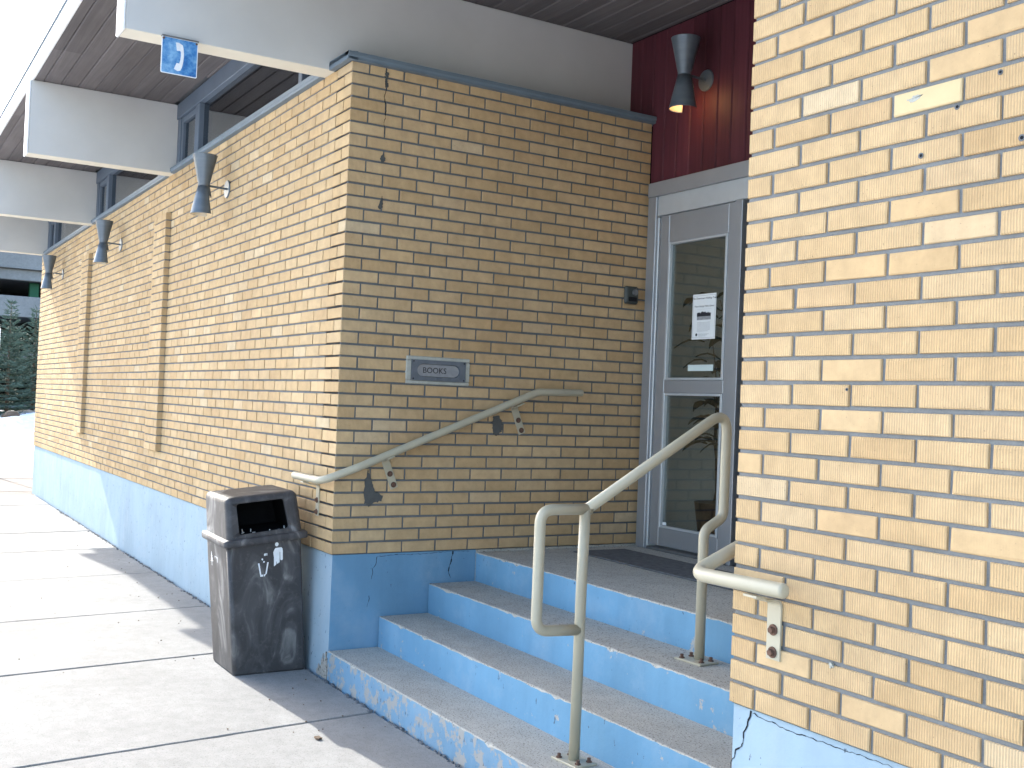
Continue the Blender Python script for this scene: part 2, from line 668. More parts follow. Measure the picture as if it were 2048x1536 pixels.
# unseen snow added beyond the walk to bounce light onto the entry wall
v, f = [], []
rr = random.Random(2)
nx_, ny_ = 90, 16
for i in range(nx_ + 1):
    for j in range(ny_ + 1):
        x, y = -13.5 + 34 * i / nx_, -2.12 - 9.5 * j / ny_
        v.append((x + rr.uniform(-.1, .1), y - (rr.uniform(0, .10) if j == 0 else rr.uniform(-.1, .1)), G - .05 + (.0 if j == 0 else .10 + .10 * rr.random())))
for i in range(nx_):
    for j in range(ny_):
        a_ = i * (ny_ + 1) + j
        f.append((a_, a_ + 1, a_ + ny_ + 2, a_ + ny_ + 1))
tag(link('bounce_verge', mesh('bounce_verge', v, f, True), SNOW_BOUNCE), kind='structure')
# crossing path and rough ground past the end of the building
a = Acc().poly([(-40, -10.1, G - .012), (jx[0] - .01, -10.1, G - .012), (jx[0] - .05, 6, G - .012), (-40, 6, G - .012)])
tag(a.out('rough_ground', GRAVEL), kind='structure')
a = Acc().poly([(-13.3, -10.1, G - .008), (-11.9, -1.2, G - .008), (-11.2, .9, G - .008), (-11.2, 5.5, G - .008), (-14.2, 5.5, G - .008), (-14.4, -10.1, G - .008)])
tag(a.out('gravel_strip', GRAVEL), kind='structure')
a = Acc().poly([(-19.8, -10.1, G - .002), (-14.1, -10.1, G - .002), (-13.9, 5.5, G - .002), (-20.2, 5.5, G - .002)])
tag(a.out('side_path', PATH), kind='structure')

# ------------------------------------------------------------------ bricks
def brick_mesh(w, d, h=C - J, seed=0, both=False):
    """front face on local y = 0, going back to y = d; chamfered arris, a little uneven"""
    rr = random.Random(seed)
    x, z, c = w / 2, h / 2, .0026
    e = lambda: rr.uniform(-.0009, .0009)
    chip = rr.random() < .35
    fr = []
    for sx, sz in ((-1, -1), (1, -1), (1, 1), (-1, 1)):
        k = c + (rr.uniform(.002, .006) if chip and rr.random() < .3 else 0)
        fr.append((sx * (x - k) + e(), e() * .5, sz * (z - k) + e()))
    mid = [(sx * x + e(), c, sz * z + e()) for sx, sz in ((-1, -1), (1, -1), (1, 1), (-1, 1))]
    back = [(sx * x, d, sz * z) for sx, sz in ((-1, -1), (1, -1), (1, 1), (-1, 1))]
    v = fr + mid + back
    f = [(0, 1, 2, 3)]
    for k in (0, 4):
        for i in range(4):
            j = (i + 1) % 4
            f.append((k + i, k + 4 + i, k + 4 + j, k + j))
    f.append((11, 10, 9, 8))
    return mesh('brick', v, f)


_bm = {}


def brick_variant(w, d):
    k = (round(w, 4), round(d, 3))
    if k not in _bm:
        _bm[k] = []
        for s in range(6 if abs(w - (L - J)) < .001 else 3):
            me = brick_mesh(w, d, seed=s + int(w * 1e4))
            me.materials.append(BRICK)
            _bm[k].append(me)
    return random.choice(_bm[k])


def lay(wall, specs, nearest, frame, keep=300):
    """specs: (x centre, y front, z centre, width, depth) in the wall's frame; the bricks that show largest become parts"""
    eye = frame.inverted() @ Vector((CX, CY, CZ))
    specs = sorted(specs, key=lambda q: (Vector((q[0], q[1], q[2])) - eye).length)
    near = [q for q in specs if nearest(q)][:keep]
    ids = set(map(id, near))
    for x, y, z, w, d in near:
        o = bpy.data.objects.new('brick', brick_variant(w, d))
        COL.objects.link(o)
        o.parent = wall
        o.location = (x + random.uniform(-.0008, .0008), y + random.uniform(-.0010, .0010), z + random.uniform(-.0007, .0007))
        o.rotation_euler = (random.gauss(0, .004), random.gauss(0, .0022), random.gauss(0, .003))
    rest = [q for q in specs if id(q) not in ids]
    if rest:
        acc = Acc()
        for x, y, z, w, d in rest:
            me = brick_variant(w, d)
            rot = Matrix.Rotation(random.gauss(0, .004), 3, 'X') @ Matrix.Rotation(random.gauss(0, .0022), 3, 'Y')
            off = Vector((x, y + random.uniform(-.001, .001), z))
            b = len(acc.v)
            acc.v += [tuple(rot @ vv.co + off) for vv in me.vertices]
            for pl in me.polygons:
                acc.f.append(tuple(b + i for i in pl.vertices))
                acc.mi.append(0)
        me = mesh('bricks', acc.v, acc.f)
        o = link('brick_courses', me, BRICK, wall)
        o['kind'] = 'stuff'
    return near


FB = .05
NC = 40

# --- long wall A (faces -y, x < 0)
wallA = thing('brick_wall', (0, 0, 0), 'long buff brick wall with two raised brick strips above a blue base', 'wall')
spec = []
for k in range(NC):
    zc = (k + .5) * C
    if k % 2 == 0:
        x = -H          # the corner header is the end of the other wall's stretcher
    else:
        spec.append((-(L - J / 2) / 2, 0, zc, L - J / 2, H - J / 2))
        x = -L
    while x > XW + .02:
        w = min(L, x - XW)
        if w > .03:
            spec.append((x - w / 2, 0, zc, w - J, FB))
        x -= w
PIL = [(-3.875, .43), (-7.42, .43)]
for px_, pw in PIL:
    for k in range(5, 35):
        zc = (k + .5) * C
        if k % 2:
            parts = [(0, pw / 2), (pw / 2, pw)]
        else:
            parts = [(0, pw * .25), (pw * .25, pw * .75), (pw * .75, pw)]
        for a0, a1 in parts:
            spec.append((px_ - (a0 + a1) / 2, -.045, zc, (a1 - a0) - J * .8, .043))
lay(wallA, spec, lambda q: True, Matrix())
m = Acc().box(XW + .004, -.022, .008, .24, 0.002, ZT - .004)
for px_, pw in PIL:
    m.box(px_ - pw + .008, px_ - .008, -.037, .008 - .001, 5 * C + .004, 35 * C - .004)
m.out('mortar_bed', MORTAR, wallA)
pl = Acc().box(XW + .012, -.012, .012, .24, G - .05, -.0005)
pl.out('plinth', BLUE_LIT, wallA)

# --- entry wall B (faces +x, runs back from the corner)
wallB = thing('brick_wall', (0, 0, 0), 'short buff brick wall with the metal book slot beside the steps', 'wall', rotz=R(90))
spec = []
SL = (.402, .803, .955, 1.104)      # opening of the book slot
for k in range(NC):
    zc = (k + .5) * C
    if k % 2 == 0:
        spec.append(((L - J / 2) / 2, 0, zc, L - J / 2, H - J / 2))
        x = L
    else:
        x = H
    while x < DY - .005:
        w = min(L, DY - x)
        if w > .03:
            x0, x1 = x + J / 2, x + w - J / 2
            if zc + C / 2 - .03 > SL[2] and zc - C / 2 + .03 < SL[3] and x1 > SL[0] and x0 < SL[1]:
                if SL[0] - x0 > .03:
                    spec.append(((x0 + SL[0]) / 2, 0, zc, SL[0] - x0, FB))
                if x1 - SL[1] > .03:
                    spec.append(((x1 + SL[1]) / 2, 0, zc, x1 - SL[1], FB))
            else:
                spec.append(((x0 + x1) / 2, 0, zc, x1 - x0, FB))
        x += w
lay(wallB, spec, lambda q: True, Matrix.Rotation(R(90), 4, 'Z'))
m = Acc().box(.008, DY - .002, .008, .235, .002, ZT - .004)
m.out('mortar_bed', MORTAR, wallB)
pl = Acc().box(.0125, .9035, .010, .235, G - .05, -.0005)
pl.out('plinth', BLUE, wallB)
pl = Acc().box(.904, DY - .002, .006, .235, G - .05, -.0005)
pl.out('plinth', TREAD, wallB)


def B(y, z, off=0):
    """point on wall B in its own frame"""
    return (y, -off, z)


def blob(pts, wall, name, mat, off, wob=.006, dense=5, seed=1):
    rr = random.Random(seed)
    P = []
    n = len(pts)
    for i in range(n):
        a, b = pts[i], pts[(i + 1) % n]
        for k in range(dense):
            t = k / dense
            P.append((a[0] + (b[0] - a[0]) * t + rr.uniform(-wob, wob), a[1] + (b[1] - a[1]) * t + rr.uniform(-wob, wob)))
    acc = Acc()
    acc.prism([(x, -off, z) for x, z in P], (0, off + .004, 0))
    return acc.out(name, mat, wall)


def ribbon(pts, wall, name, mat, w, off=.0012, seed=1, yb=0):
    """a crack: thin ragged strip on a wall in the wall's frame"""
    rr = random.Random(seed)
    P = []
    for i in range(len(pts) - 1):
        a, b = Vector(pts[i]), Vector(pts[i + 1])
        m_ = max(2, int((b - a).length / .012))
        for k in range(m_):
            q = a.lerp(b, k / m_)
            P.append((q[0] + rr.uniform(-.0035, .0035), q[1] + rr.uniform(-.003, .003)))
    P.append(pts[-1])
    acc = Acc()
    for i in range(len(P) - 1):
        a, b = Vector(P[i]), Vector(P[i + 1])
        t = (b - a)
        if t.length < 1e-5: continue
        nn = Vector((-t.y, t.x)).normalized() * w * rr.uniform(.35, 1.2) * (1 - .6 * i / len(P))
        b0 = len(acc.v)
        acc.v += [(a.x - nn.x, yb - off, a.y - nn.y), (b.x - nn.x, yb - off, b.y - nn.y), (b.x + nn.x, yb - off, b.y + nn.y), (a.x + nn.x, yb - off, a.y + nn.y)]
        acc.f.append((b0, b0 + 1, b0 + 2, b0 + 3))
        acc.mi.append(0)
    return acc.out(name, mat, wall)


blob([(.196, .465), (.171, .355), (.182, .283), (.205, .262), (.234, .279), (.279, .292), (.293, .323), (.247, .337), (.226, .382), (.207, .424)], wallB, 'mortar_patch', MORTAR_DARK, .0035, .005, 6, 3)
blob([(.981, .786), (.971, .746), (.977, .695), (1.0, .666), (1.025, .681), (1.045, .711), (1.043, .748), (1.025, .762), (1.02, .791)], wallB, 'mortar_patch', MORTAR_DARK, .0035, .006, 6, 4)
blob([(.205, 2.685), (.195, 2.662), (.200, 2.64), (.199, 2.59), (.214, 2.592), (.215, 2.639), (.222, 2.660)], wallB, 'soot_stain', MORTAR_DARK, .0028, .0055, 7, 5)
blob([(.204, 2.218), (.187, 2.183), (.2, 2.162), (.221, 2.185)], wallB, 'soot_stain', MORTAR_DARK, .0028, .004, 4, 6)
blob([(.208, 1.983), (.199, 1.94), (.186, 1.912), (.204, 1.905), (.216, 1.922), (.215, 1.956)], wallB, 'soot_stain', MORTAR_DARK, .0028, .004, 4, 7)
ribbon([(.204, 2.69), (.201, 2.614), (.207, 2.573), (.199, 2.53), (.209, 2.455), (.203, 2.385), (.209, 2.323)], wallB, 'crack', CRACK, .0032, .0025, 8)
for i, pts in enumerate(([(.274, -.018), (.269, -.059), (.251, -.086), (.248, -.14)], [(.236, -.232), (.236, -.263), (.227, -.294)],
                         [(.752, -.004), (.746, -.05), (.735, -.082), (.73, -.121), (.743, -.157)],
                         [(.278, -.018), (.338, -.012), (.508, -.013), (.619, -.010), (.699, -.006), (.86, -.008)])):
    ribbon(pts, wallB, 'crack', CRACK, (.002, .0018, .0042, .0016)[i], .0012, 10 + i, .010)

SPALL = mat_concrete('broken_rough_concrete', (.33, .31, .28), .9, .25)
o = blob([(-.002, G), (-.002, G + .115), (-.02, G + .10), (-.03, G + .15), (-.05, G + .085), (-.075, G + .12), (-.10, G + .05), (-.13, G + .055), (-.155, G)], wallA, 'spalled_patch', SPALL, -.0095, .008, 5, 31)
o = blob([(.012, G), (.013, G + .16), (.022, G + .13), (.025, G + .06), (.034, G + .03), (.04, G)], wallB, 'spalled_patch', SPALL, -.0075, .003, 5, 32)

# --- pier wall C (faces -y, right of the recess)
wallC = thing('brick_wall', (XP, 0, 0), 'ribbed buff brick pier nearest the camera above a cracked blue base', 'wall')
spec = []
XE = 2.0
NCC = 48
for k in range(NCC):
    zc = (k + .5) * C
    if k % 2 == 0:
        spec.append((H / 2 - J / 4, 0, zc, H - J, L - J))
        x = H
    else:
        spec.append((L / 2 - J / 4, 0, zc, L - J, H - J))
        x = L
    while x < XE:
        spec.append((x + L / 2, 0, zc, L - J, FB))
        x += L
lay(wallC, spec, lambda q: q[2] < 33.2 * C and q[0] < 1.25, Matrix.Translation((XP, 0, 0)))
# one brick was patched smooth; a few old fixing holes and specks
PATCH = plain('smooth_patched_brick', (.545, .425, .245), .85, 0, .08, 9, .2)
cand = [o for o in wallC.children if o.name.startswith('brick')]
tgt = min(cand, key=lambda o: (o.location.x - .627) ** 2 + (o.location.z - 1.652) ** 2)
tgt.data = brick_mesh(L - J, FB, seed=77)
tgt.data.materials.append(PATCH)
tgt['label'] = 'smooth pale patched brick'
for hx, hz, hr in ((.836, 1.674, .0045), (.896, 1.509, .0055), (.722, 1.617, .005), (.621, 1.516, .005), (.41, .93, .003)):
    Acc().cyl((hx, -.0005, hz), (hx, -.0022, hz), hr * 1.5, n=12).out('plug_ring', MORTAR, wallC)
    Acc().cyl((hx + .001, -.0023, hz), (hx + .001, -.0030, hz), hr * .8, n=10).out('fixing_hole', CRACK, wallC)
blob([(.384, .203), (.379, .197), (.387, .190), (.394, .193), (.396, .200)], wallC, 'white_speck', MORTAR_LIGHT, .0022, .003, 4, 41)
blob([(.600, 1.676), (.575, 1.668), (.585, 1.658), (.61, 1.661), (.62, 1.672)], wallC, 'mortar_smear', MORTAR_LIGHT, .0018, .004, 5, 42)
m = Acc().box(.008, XE, .008, .24, .002, NCC * C)
m.box(.008, .24, .24, DY - .03, .002, NCC * C)
m.out('mortar_bed', MORTAR_PIER, wallC)
acc = Acc()
for k in range(NCC):       # inner return of the pier
    x = (L if k % 2 == 0 else H)
    while x < DY - .06:
        w = min(L, DY - .04 - x)
        acc.cbox(0, .05, x + J / 2, x + w - J / 2, k * C + J / 2, (k + 1) * C - J / 2, .0025)
        x += w
o = acc.out('return_bricks', BRICK, wallC)
o['kind'] = 'stuff'
pl = Acc().box(.012, XE, .012, .24, G - .05, -.0005)
pl.out('plinth', BLUE_LIT, wallC)
ox = lambda pts: [(x - XP, z) for x, z in pts]
ribbon(ox([(3.213, -.005), (3.201, -.038), (3.186, -.073), (3.18, -.103), (3.176, -.115), (3.155, -.132), (3.146, -.155), (3.137, -.178), (3.133, -.26)]), wallC, 'crack', CRACK, .0030, .0012, 21, .012)
ribbon(ox([(3.215, -.008), (3.266, -.014), (3.323, -.017), (3.349, -.019), (3.385, -.022), (3.438, -.018), (3.523, -.017), (3.576, -.017), (3.66, -.012), (3.75, -.014), (3.9, -.02)]), wallC, 'crack', CRACK, .0016, .0012, 22, .012)
ribbon([(-8.93, -.005), (-8.92, -.3), (-8.90, G + .01)], wallA, 'joint', CRACK, .003, .001, 23, .012)

# ------------------------------------------------------------------ coping and roof
BX = [-.25, -3.85, -7.42, -10.98]      # right faces of the beams
BW = .158


def coping(wall, x0, x1, ov=.03, depth=.13):
    """profiled strip along local x, overhanging towards -y"""
    pr = [(-.006, ZT), (-ov, ZT + .004), (-ov, ZT + .016), (-ov - .007, ZT + .024), (-ov - .007, ZT + .044), (depth, ZT + .05), (depth, ZT)]
    a = Acc()
    a.prism([(x0, y, z) for y, z in pr], (x1 - x0, 0, 0))
    return a.out('coping', TRIM, wall)


coping(wallA, BX[0] + .002, .03, depth=.02)
for i in range(3):
    coping(wallA, BX[i + 1] + .002, BX[i] - BW - .002)
coping(wallB, -.037, DY + .03, depth=.245)

roof = thing('overhanging_roof', (-2, 0, ZS), 'flat overhanging roof with white fascia and grey plank soffit', 'roof')
roof.location = (0, 0, 0)
XR = -12.47
Acc().box(XR, 5.15, FY + .022, 8.5, ZS + .03, ZS + .137).out('roof_slab', MORTAR, roof)  # unseen right end stops short, shaped to let sky light into the recess
fa = Acc().cbox(XR, -4.2, FY, FY + .02, ZS - .004, ZS + .138, .004)
fa.cbox(-4.196, 2.6, FY, FY + .02, ZS - .004, ZS + .138, .004)
fa.cbox(2.604, 5.15, FY, FY + .02, ZS - .004, ZS + .138, .004)
fa.out('fascia', WHITE, roof)
Acc().cbox(XR - .02, XR - .002, FY, 8.5, ZS - .004, ZS + .138, .004).out('fascia', WHITE, roof)
Acc().cbox(XR - .03, 5.16, FY - .012, FY + .15, ZS + .1385, ZS + .152, .003).out('drip_edge', TRIM, roof)
PWID = .1287
y = -1.051 - PWID + .001
rr = random.Random(3)
pl_cuts = []
while y < DY:
    ya, yb = max(y, FY + .0215), min(y + PWID, DY)
    if yb - ya > .02:
        cuts = [XR] + sorted(rr.sample([-9.9, -8.6, -6.4, -5.2, -2.9, -1.7, 1.5, 3.2], 2)) + [5.14]
        for x0, x1 in zip(cuts, cuts[1:]):
            if yb > .0 and x1 < BX[0] - .2:
                continue
            if ya >= 0.02 and x0 < BX[0]:
                x0 = BX[0] - .05
            c = .007
            zz = ZS + rr.uniform(-.001, .001)
            a = Acc()
            prf = [(ya + .0012, zz + .025), (ya + .0012, zz + c), (ya + c + .001, zz), (yb - c - .001, zz), (yb - .0012, zz + c), (yb - .0012, zz + .025)]
            a.prism([(x0 + .001, q, w) for q, w in prf], (x1 - x0 - .002, 0, 0))
            a.out('soffit_plank', PLANK, roof)
    y += PWID

blab = ['cream roof beam with the blue telephone sign hung under it', 'cream roof beam between the telephone sign and the far beams',
        'third cream roof beam, above the second wall lamp', 'farthest cream roof beam at the end of the brick wall']
for i, bx in enumerate(BX):
    t = thing('roof_beam', (bx, 0, ZT), blab[i], 'beam', 'cream roof beams under the overhang')
    yb = DY + .05 if i == 0 else .10
    z0, z1 = .003, ZS - ZT - .002
    a = Acc()
    a.cbox(-BW, 0, -1.142, yb, z0, z1, .004)
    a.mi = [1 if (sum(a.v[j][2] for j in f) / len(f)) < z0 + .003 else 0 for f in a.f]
    o = a.out('beam_body', [BEAM, BEAM_BOUNCE], t)
    Acc().cbox(-BW - .003, .003, -1.158, -1.1425, z0 - .004, z1 + .001, .004).out('end_board', WHITE, t)

# ------------------------------------------------------------------ clerestory windows
wlab = ['clerestory window strip under the telephone-sign beam', 'clerestory window strip above the first raised brick strip, second bay', 'clerestory window strip at the far end of the brick wall']
for i in range(3):
    x0, x1 = BX[i + 1] + .004, BX[i] - BW - .004
    t = thing('clerestory_window', (x0, 0, ZT + .05), wlab[i], 'window', 'clerestory windows under the roof')
    w = x1 - x0
    hz = ZS - ZT - .05 - .002
    zr = hz - .13                     # underside of the top rail
    def bar(a0, a1, z0, z1, y0=.02, y1=.11, name='frame', mat=FRAME):
        return Acc().cbox(a0, a1, y0, y1, z0, z1, .004).out(name, mat, t)
    bar(0, w, zr, hz, .0, .11, 'top_rail')
    bar(0, w, .0, .018, .02, .11, 'sill')
    bar(0, .10, .0185, zr - .0005, .012, .11, 'jamb')
    bar(w - .05, w, .0185, zr - .0005, .012, .11, 'jamb')
    m1 = (.58, .70)
    m2 = (w - .46, w - .40)
    for q in (m1, m2):
        bar(q[0], q[1], .0185, zr - .0005, .005, .11, 'mullion')
    # opening vent beside the far beam, with its own sash
    bar(.105, .15, .02, zr - .002, .02, .06, 'sash_stile')
    bar(m1[0] - .05, m1[0] - .004, .02, zr - .002, .02, .06, 'sash_stile')
    bar(.1505, m1[0] - .0505, zr - .05, zr - .002, .021, .06, 'sash_rail')
    for p0, p1 in ((.15, m1[0] - .05), (m1[1], m2[0]), (m2[1], w - .05)):
        Acc().box(p0 + .0005, p1 - .0005, .044, .050, .0186, zr - .003).out('pane', GLASS_HI, t)

# ------------------------------------------------------------------ red board wall
redw = thing('board_wall', (0, DY, 2.3), 'dark red vertical board wall above the glass door', 'wall')
x = -.256
bw = .1242
while x < XP + .02:
    x1 = x + bw
    z0 = .0 if x > -.02 else ZT + .055 - 2.3
    z1 = ZS - 2.3 - .003
    c = .006
    a = Acc()
    prf = [(x + .0015, .02), (x + .0015, c), (x + c + .0015, 0), (x1 - c - .0015, 0), (x1 - .0015, c), (x1 - .0015, .02)]
    dy = random.uniform(-.0012, .0012)
    a.prism([(u, v + dy, z0) for u, v in prf], (0, 0, z1 - z0))
    a.out('board', RED, redw)
    x = x1
Acc().box(-.4, XP + .3, .022, .12, 0, ZS - 2.3 + .02).out('backing', BLACK, redw)

# ------------------------------------------------------------------ steps
steps = thing('entrance_steps', (1.56, 0, G), 'four worn concrete entrance steps with blue painted risers', 'steps')
steps.location = (0, 0, 0)
lev = [(.004, G - .02, -.515), (.299, -.515, -.347), (.599, -.347, -.181), (.899, -.181, -.013)]
for i, (y0, zb, zt) in enumerate(lev):
    y1 = lev[i + 1][0] + .015 if i < 3 else DY - .002
    nx = 90
    rr = random.Random(30 + i)
    v, f, mi = [], [], []
    xs = [.002 + (XP - .004 - 0) * k / nx for k in range(nx + 1)]
    worn = [.0] * (nx + 1)
    for k in range(nx + 1):
        worn[k] = .003 + .004 * rr.random() + (.012 * rr.random() if rr.random() < (.10 if i else .18) else 0)
    for k, xx in enumerate(xs):
        w = worn[k]
        v += [(xx, y0 + .006 * rr.random() * .4, zb), (xx, y0 + rr.uniform(0, .0015), zt - .05), (xx, y0 + rr.uniform(0, .002), zt - w * 1.2),
              (xx, y0 + w * .45, zt - w * .35), (xx, y0 + w * 1.3, zt), (xx, y1, zt), (xx, y1, zb)]
    for k in range(nx):
        for q in range(6):
            f.append((k * 7 + q, (k + 1) * 7 + q, (k + 1) * 7 + q + 1, k * 7 + q + 1))
            mi.append(1 if q < 2 else 0)
    f.append(tuple(range(6, -1, -1)))
    f.append(tuple(nx * 7 + q for q in range(7)))
    mi += [1, 1]
    me = mesh('step', v, f, False, mi)
    o = link('step', me, [TREAD, BLUE_PEELED if i == 0 else BLUE_WORN], steps)

mat_o = Acc().cbox(.16, 1.95, 1.475, 1.86, -.0125, -.004, .003).out('door_mat', RUBBER)
tag(mat_o, 'thin dark door mat lying on the top landing', 'mat')

# ------------------------------------------------------------------ door
dr = thing('glass_door', (.03, DY, 0), 'grey aluminium glass door with two panes at the top of the steps', 'door')
zL = -.012


def db(name, x0, x1, y0, y1, z0, z1, mat, par=dr, c=.003):
    return Acc().cbox(x0 - .03, x1 - .03, y0, y1, z0, z1, c).out(name, mat, par)


db('frame_jamb', .028, .112, -.035, .06, zL, 2.2075, ALU)
db('frame_jamb', .1125, .128, -.02, .05, zL, 2.0735, ALU_LIGHT)
db('frame_head', .028, 1.9, -.040, .06, 2.208, 2.298, ALU)
db('transom_panel', .1125, 1.9, -.022, .05, 2.084, 2.2075, ALU_LIGHT)
db('frame_jamb', .834, .892, -.03, .06, zL, 2.0835, ALU)
db('shadow_gap', .8925, .9295, .03, .06, zL, 2.083, BLACK)
db('threshold', .1285, .8655, -.03, .05, zL - .002, .006, ALU_DARK)
leafo = Acc()
def leafpart(name, x0, x1, z0, z1, mat=ALU, y0=-.012, y1=.034):
    return db(name, x0, x1, y0, y1, z0, z1, mat)
leafpart('stile', .136, .222, .018, 2.080)
leafpart('stile', .762, .832, .018, 2.080)
leafpart('rail', .2225, .7615, 1.905, 2.080)
leafpart('rail', .2225, .7615, .966, 1.046)
leafpart('rail', .2225, .7615, .018, .130)
for (z0, z1) in ((1.0465, 1.9045), (.1305, .9655)):
    bead = Acc()
    for q in ((.2225, .240, z0, z1), (.7445, .7615, z0, z1), (.2405, .744, z0, z0 + .014), (.2405, .744, z1 - .014, z1)):
        bead.cbox(q[0] - .03, q[1] - .03, -.017, .02, q[2], q[3], .002)
    bead.out('glazing_bead', ALU_LIGHT, dr)
    Acc().box(.2405 - .03, .744 - .03, .006, .012, z0 + .0145, z1 - .0145).out('pane', GLASS, dr)
# fixed sidelight hidden behind the pier
db('sidelight_frame', .9305, 1.0, -.02, .05, zL, 2.0835, ALU)
db('sidelight_frame', 1.82, 1.9, -.02, .05, zL, 2.0835, ALU)
db('sidelight_frame', 1.0005, 1.8195, -.02, .05, 1.99, 2.0835, ALU)
db('sidelight_frame', 1.0005, 1.8195, -.02, .05, zL, .10, ALU)
Acc().box(.9705, 1.7895, .006, .012, .1005, 1.9895).out('sidelight_pane', GLASS, dr)
Acc().box(1.9, XP + .2, DY - .02, DY + .2, G, 2.298).out('wall_panel', ROOM)
bpy.data.objects['wall_panel']['kind'] = 'structure'

# poster and stickers on the upper pane
py_ = DY + .0045
ps = thing('poster', (.557, py_, 1.428), 'white printed poster with a small dark picture taped on the door glass', 'poster')
Acc().box(-.104, .104, -.0012, 0, -.136, .136).out('sheet', PAPER, ps)
bd = Acc()
for q in ((-.097, .097, .126, .1275), (-.097, .097, -.1275, -.126), (-.097, -.0955, -.126, .126), (.0955, .097, -.126, .126)):
    bd.box(q[0], q[1], -.0016, -.0012, q[2], q[3])
bd.box(-.064, .064, -.0016, -.0012, .044, .0445)
bd.out('border_line', INK_GREY, ps)
pic = Acc()
pic.box(-.062, .062, -.0017, -.0012, -.020, .0)
pic.out('picture', INK_GREY, ps)
rr = random.Random(5)
tp = [(-.062, -.0018, .0005)]
for i in range(25):
    xx = -.062 + .124 * i / 24
    tp.append((xx, -.0018, .016 + .010 * rr.random() + .008 * math.exp(-((xx - .0) / .03) ** 2)))
tp.append((.062, -.0018, .0005))
Acc().poly(tp).out('picture', INK, ps)
for s_, sz, zz, sh in (('The Downtown Walking Tour', .0172, .110, .35), ('Prince George Public Library', .0150, .062, .35)):
    me = text_mesh(s_, sz, sh, .0002)
    o = link('lettering', me, INK, ps)
    o.rotation_euler = (R(90), 0, 0)
    o.location = (0, -.0016, zz)
ln = Acc()
for i in range(9):
    w = .058 - (.02 * rr.random() if i % 3 == 2 else 0)
    ln.box(-.058, w, -.0016, -.0012, -.036 - i * .0065, -.0345 - i * .0065)
ln.out('text_line', INK_GREY, ps)
Acc().cyl((-.062, -.0012, -.108), (-.062, -.0018, -.108), .009, n=10).out('emblem', INK, ps)
ln = Acc()
for i in range(3):
    ln.box(-.045, .05 - i * .015, -.0016, -.0012, -.106 - i * .006, -.1045 - i * .006)
ln.out('text_line', INK_GREY, ps)
s1 = Acc().cbox(.428, .655, py_ - .0012, py_, 1.101, 1.139, .0004).out('sticker', STICK)
tag(s1, 'blank pale strip sticker on the upper door pane below the poster', 'sticker')
s2 = Acc().box(.243, .278, py_ - .001, py_, .147, .164).out('sticker', PAPER)
tag(s2, 'tiny white label at the bottom corner of the lower door pane', 'sticker')

# ------------------------------------------------------------------ book slot, call box
bs = thing('book_slot', (0, (SL[0] + SL[1]) / 2, (SL[2] + SL[3]) / 2), 'grey metal book return slot set in a pale mortar border', 'book slot', rotz=R(90))
hw, hh = (SL[1] - SL[0]) / 2, (SL[3] - SL[2]) / 2
rr = random.Random(11)
bdr = Acc()
bdr.cbox(-hw - .003, hw + .003, -.006, .06, hh - .020, hh + .004, .005)
bdr.cbox(-hw - .003, hw + .003, -.006, .06, -hh - .004, -hh + .017, .005)
bdr.cbox(-hw - .004, -hw + .030, -.007, .06, -hh + .0175, hh - .0205, .005)
bdr.cbox(hw - .028, hw + .004, -.007, .06, -hh + .0175, hh - .0205, .005)
bdr.out('mortar_border', MORTAR_LIGHT, bs)
pw, ph = .1735, .0585
# face plate with a stadium opening
def stadium(w, h, n=10):
    pts = []
    r = h
    for i in range(n + 1):
        t = -math.pi / 2 + math.pi * i / n
        pts.append((w - r + r * math.cos(t), r * math.sin(t)))
    for i in range(n + 1):
        t = math.pi / 2 + math.pi * i / n
        pts.append((-(w - r) + r * math.cos(t), r * math.sin(t)))
    return pts
inn = stadium(.137, .036)
out_ = []
for (u, v) in inn:
    s_ = max(abs(u) / pw, abs(v) / ph)
    out_.append((u / s_, v / s_))
# push the ring's points to the true corners
for cx_, cz_ in ((pw, ph), (pw, -ph), (-pw, ph), (-pw, -ph)):
    k = min(range(len(out_)), key=lambda i: (out_[i][0] - cx_) ** 2 + (out_[i][1] - cz_) ** 2)
    out_[k] = (cx_, cz_)
acc = Acc()
n = len(inn)
acc.v = [(u, -.012, v) for u, v in out_] + [(u, -.012, v) for u, v in inn] + [(u * .985, .004, v * .97) for u, v in inn] + [(u, .02, v) for u, v in out_]
for i in range(n):
    j = (i + 1) % n
    acc.f += [(i, j, n + j, n + i), (n + i, n + j, 2 * n + j, 2 * n + i), (3 * n + i, 3 * n + j, j, i)]
acc.mi = [0] * len(acc.f)
acc.out('face_plate', STEEL, bs)
fl = Acc()
fl.prism([(u * .98, -.003, v * .93) for u, v in inn], (0, .006, 0))
fl.out('flap', STEEL_LIGHT, bs)
Acc().cbox(-.02, .02, -.018, -.004, -.052, -.040, .003).out('pull_lip', STEEL, bs)
me = text_mesh('BOOKS', .046, 0, .0006)
o = link('lettering', me, INK, bs)
o.rotation_euler = (R(90), 0, 0)
o.location = (-.024, -.0042, -.001)
for sx in (-1, 1):
    for sz in (-1, 1):
        Acc().cyl((sx * .162, -.015, sz * .049), (sx * .162, -.011, sz * .049), .0045, n=8).out('screw', INK, bs)

cb = thing('call_box', (0, 1.945, 1.578), 'small dark grey call box on the brick beside the door', 'call box', rotz=R(90))
BOXM = plain('dark_green_grey_box', (.05, .058, .055), .5, .2, .1, 8, .4)
Acc().cbox(-.052, .052, -.028, .0, -.056, .056, .010).out('housing', BOXM, cb)
Acc().cbox(-.04, .044, -.034, -.0285, -.046, .05, .010).out('cover', BOXM, cb)
Acc().cyl((.016, -.0345, .018), (.016, -.045, .018), .021, .018, n=16).out('button', ALU_DARK, cb)
Acc().cbox(-.03, .03, -.040, -.0345, -.040, -.012, .003).out('speaker_slot', BLACK, cb)

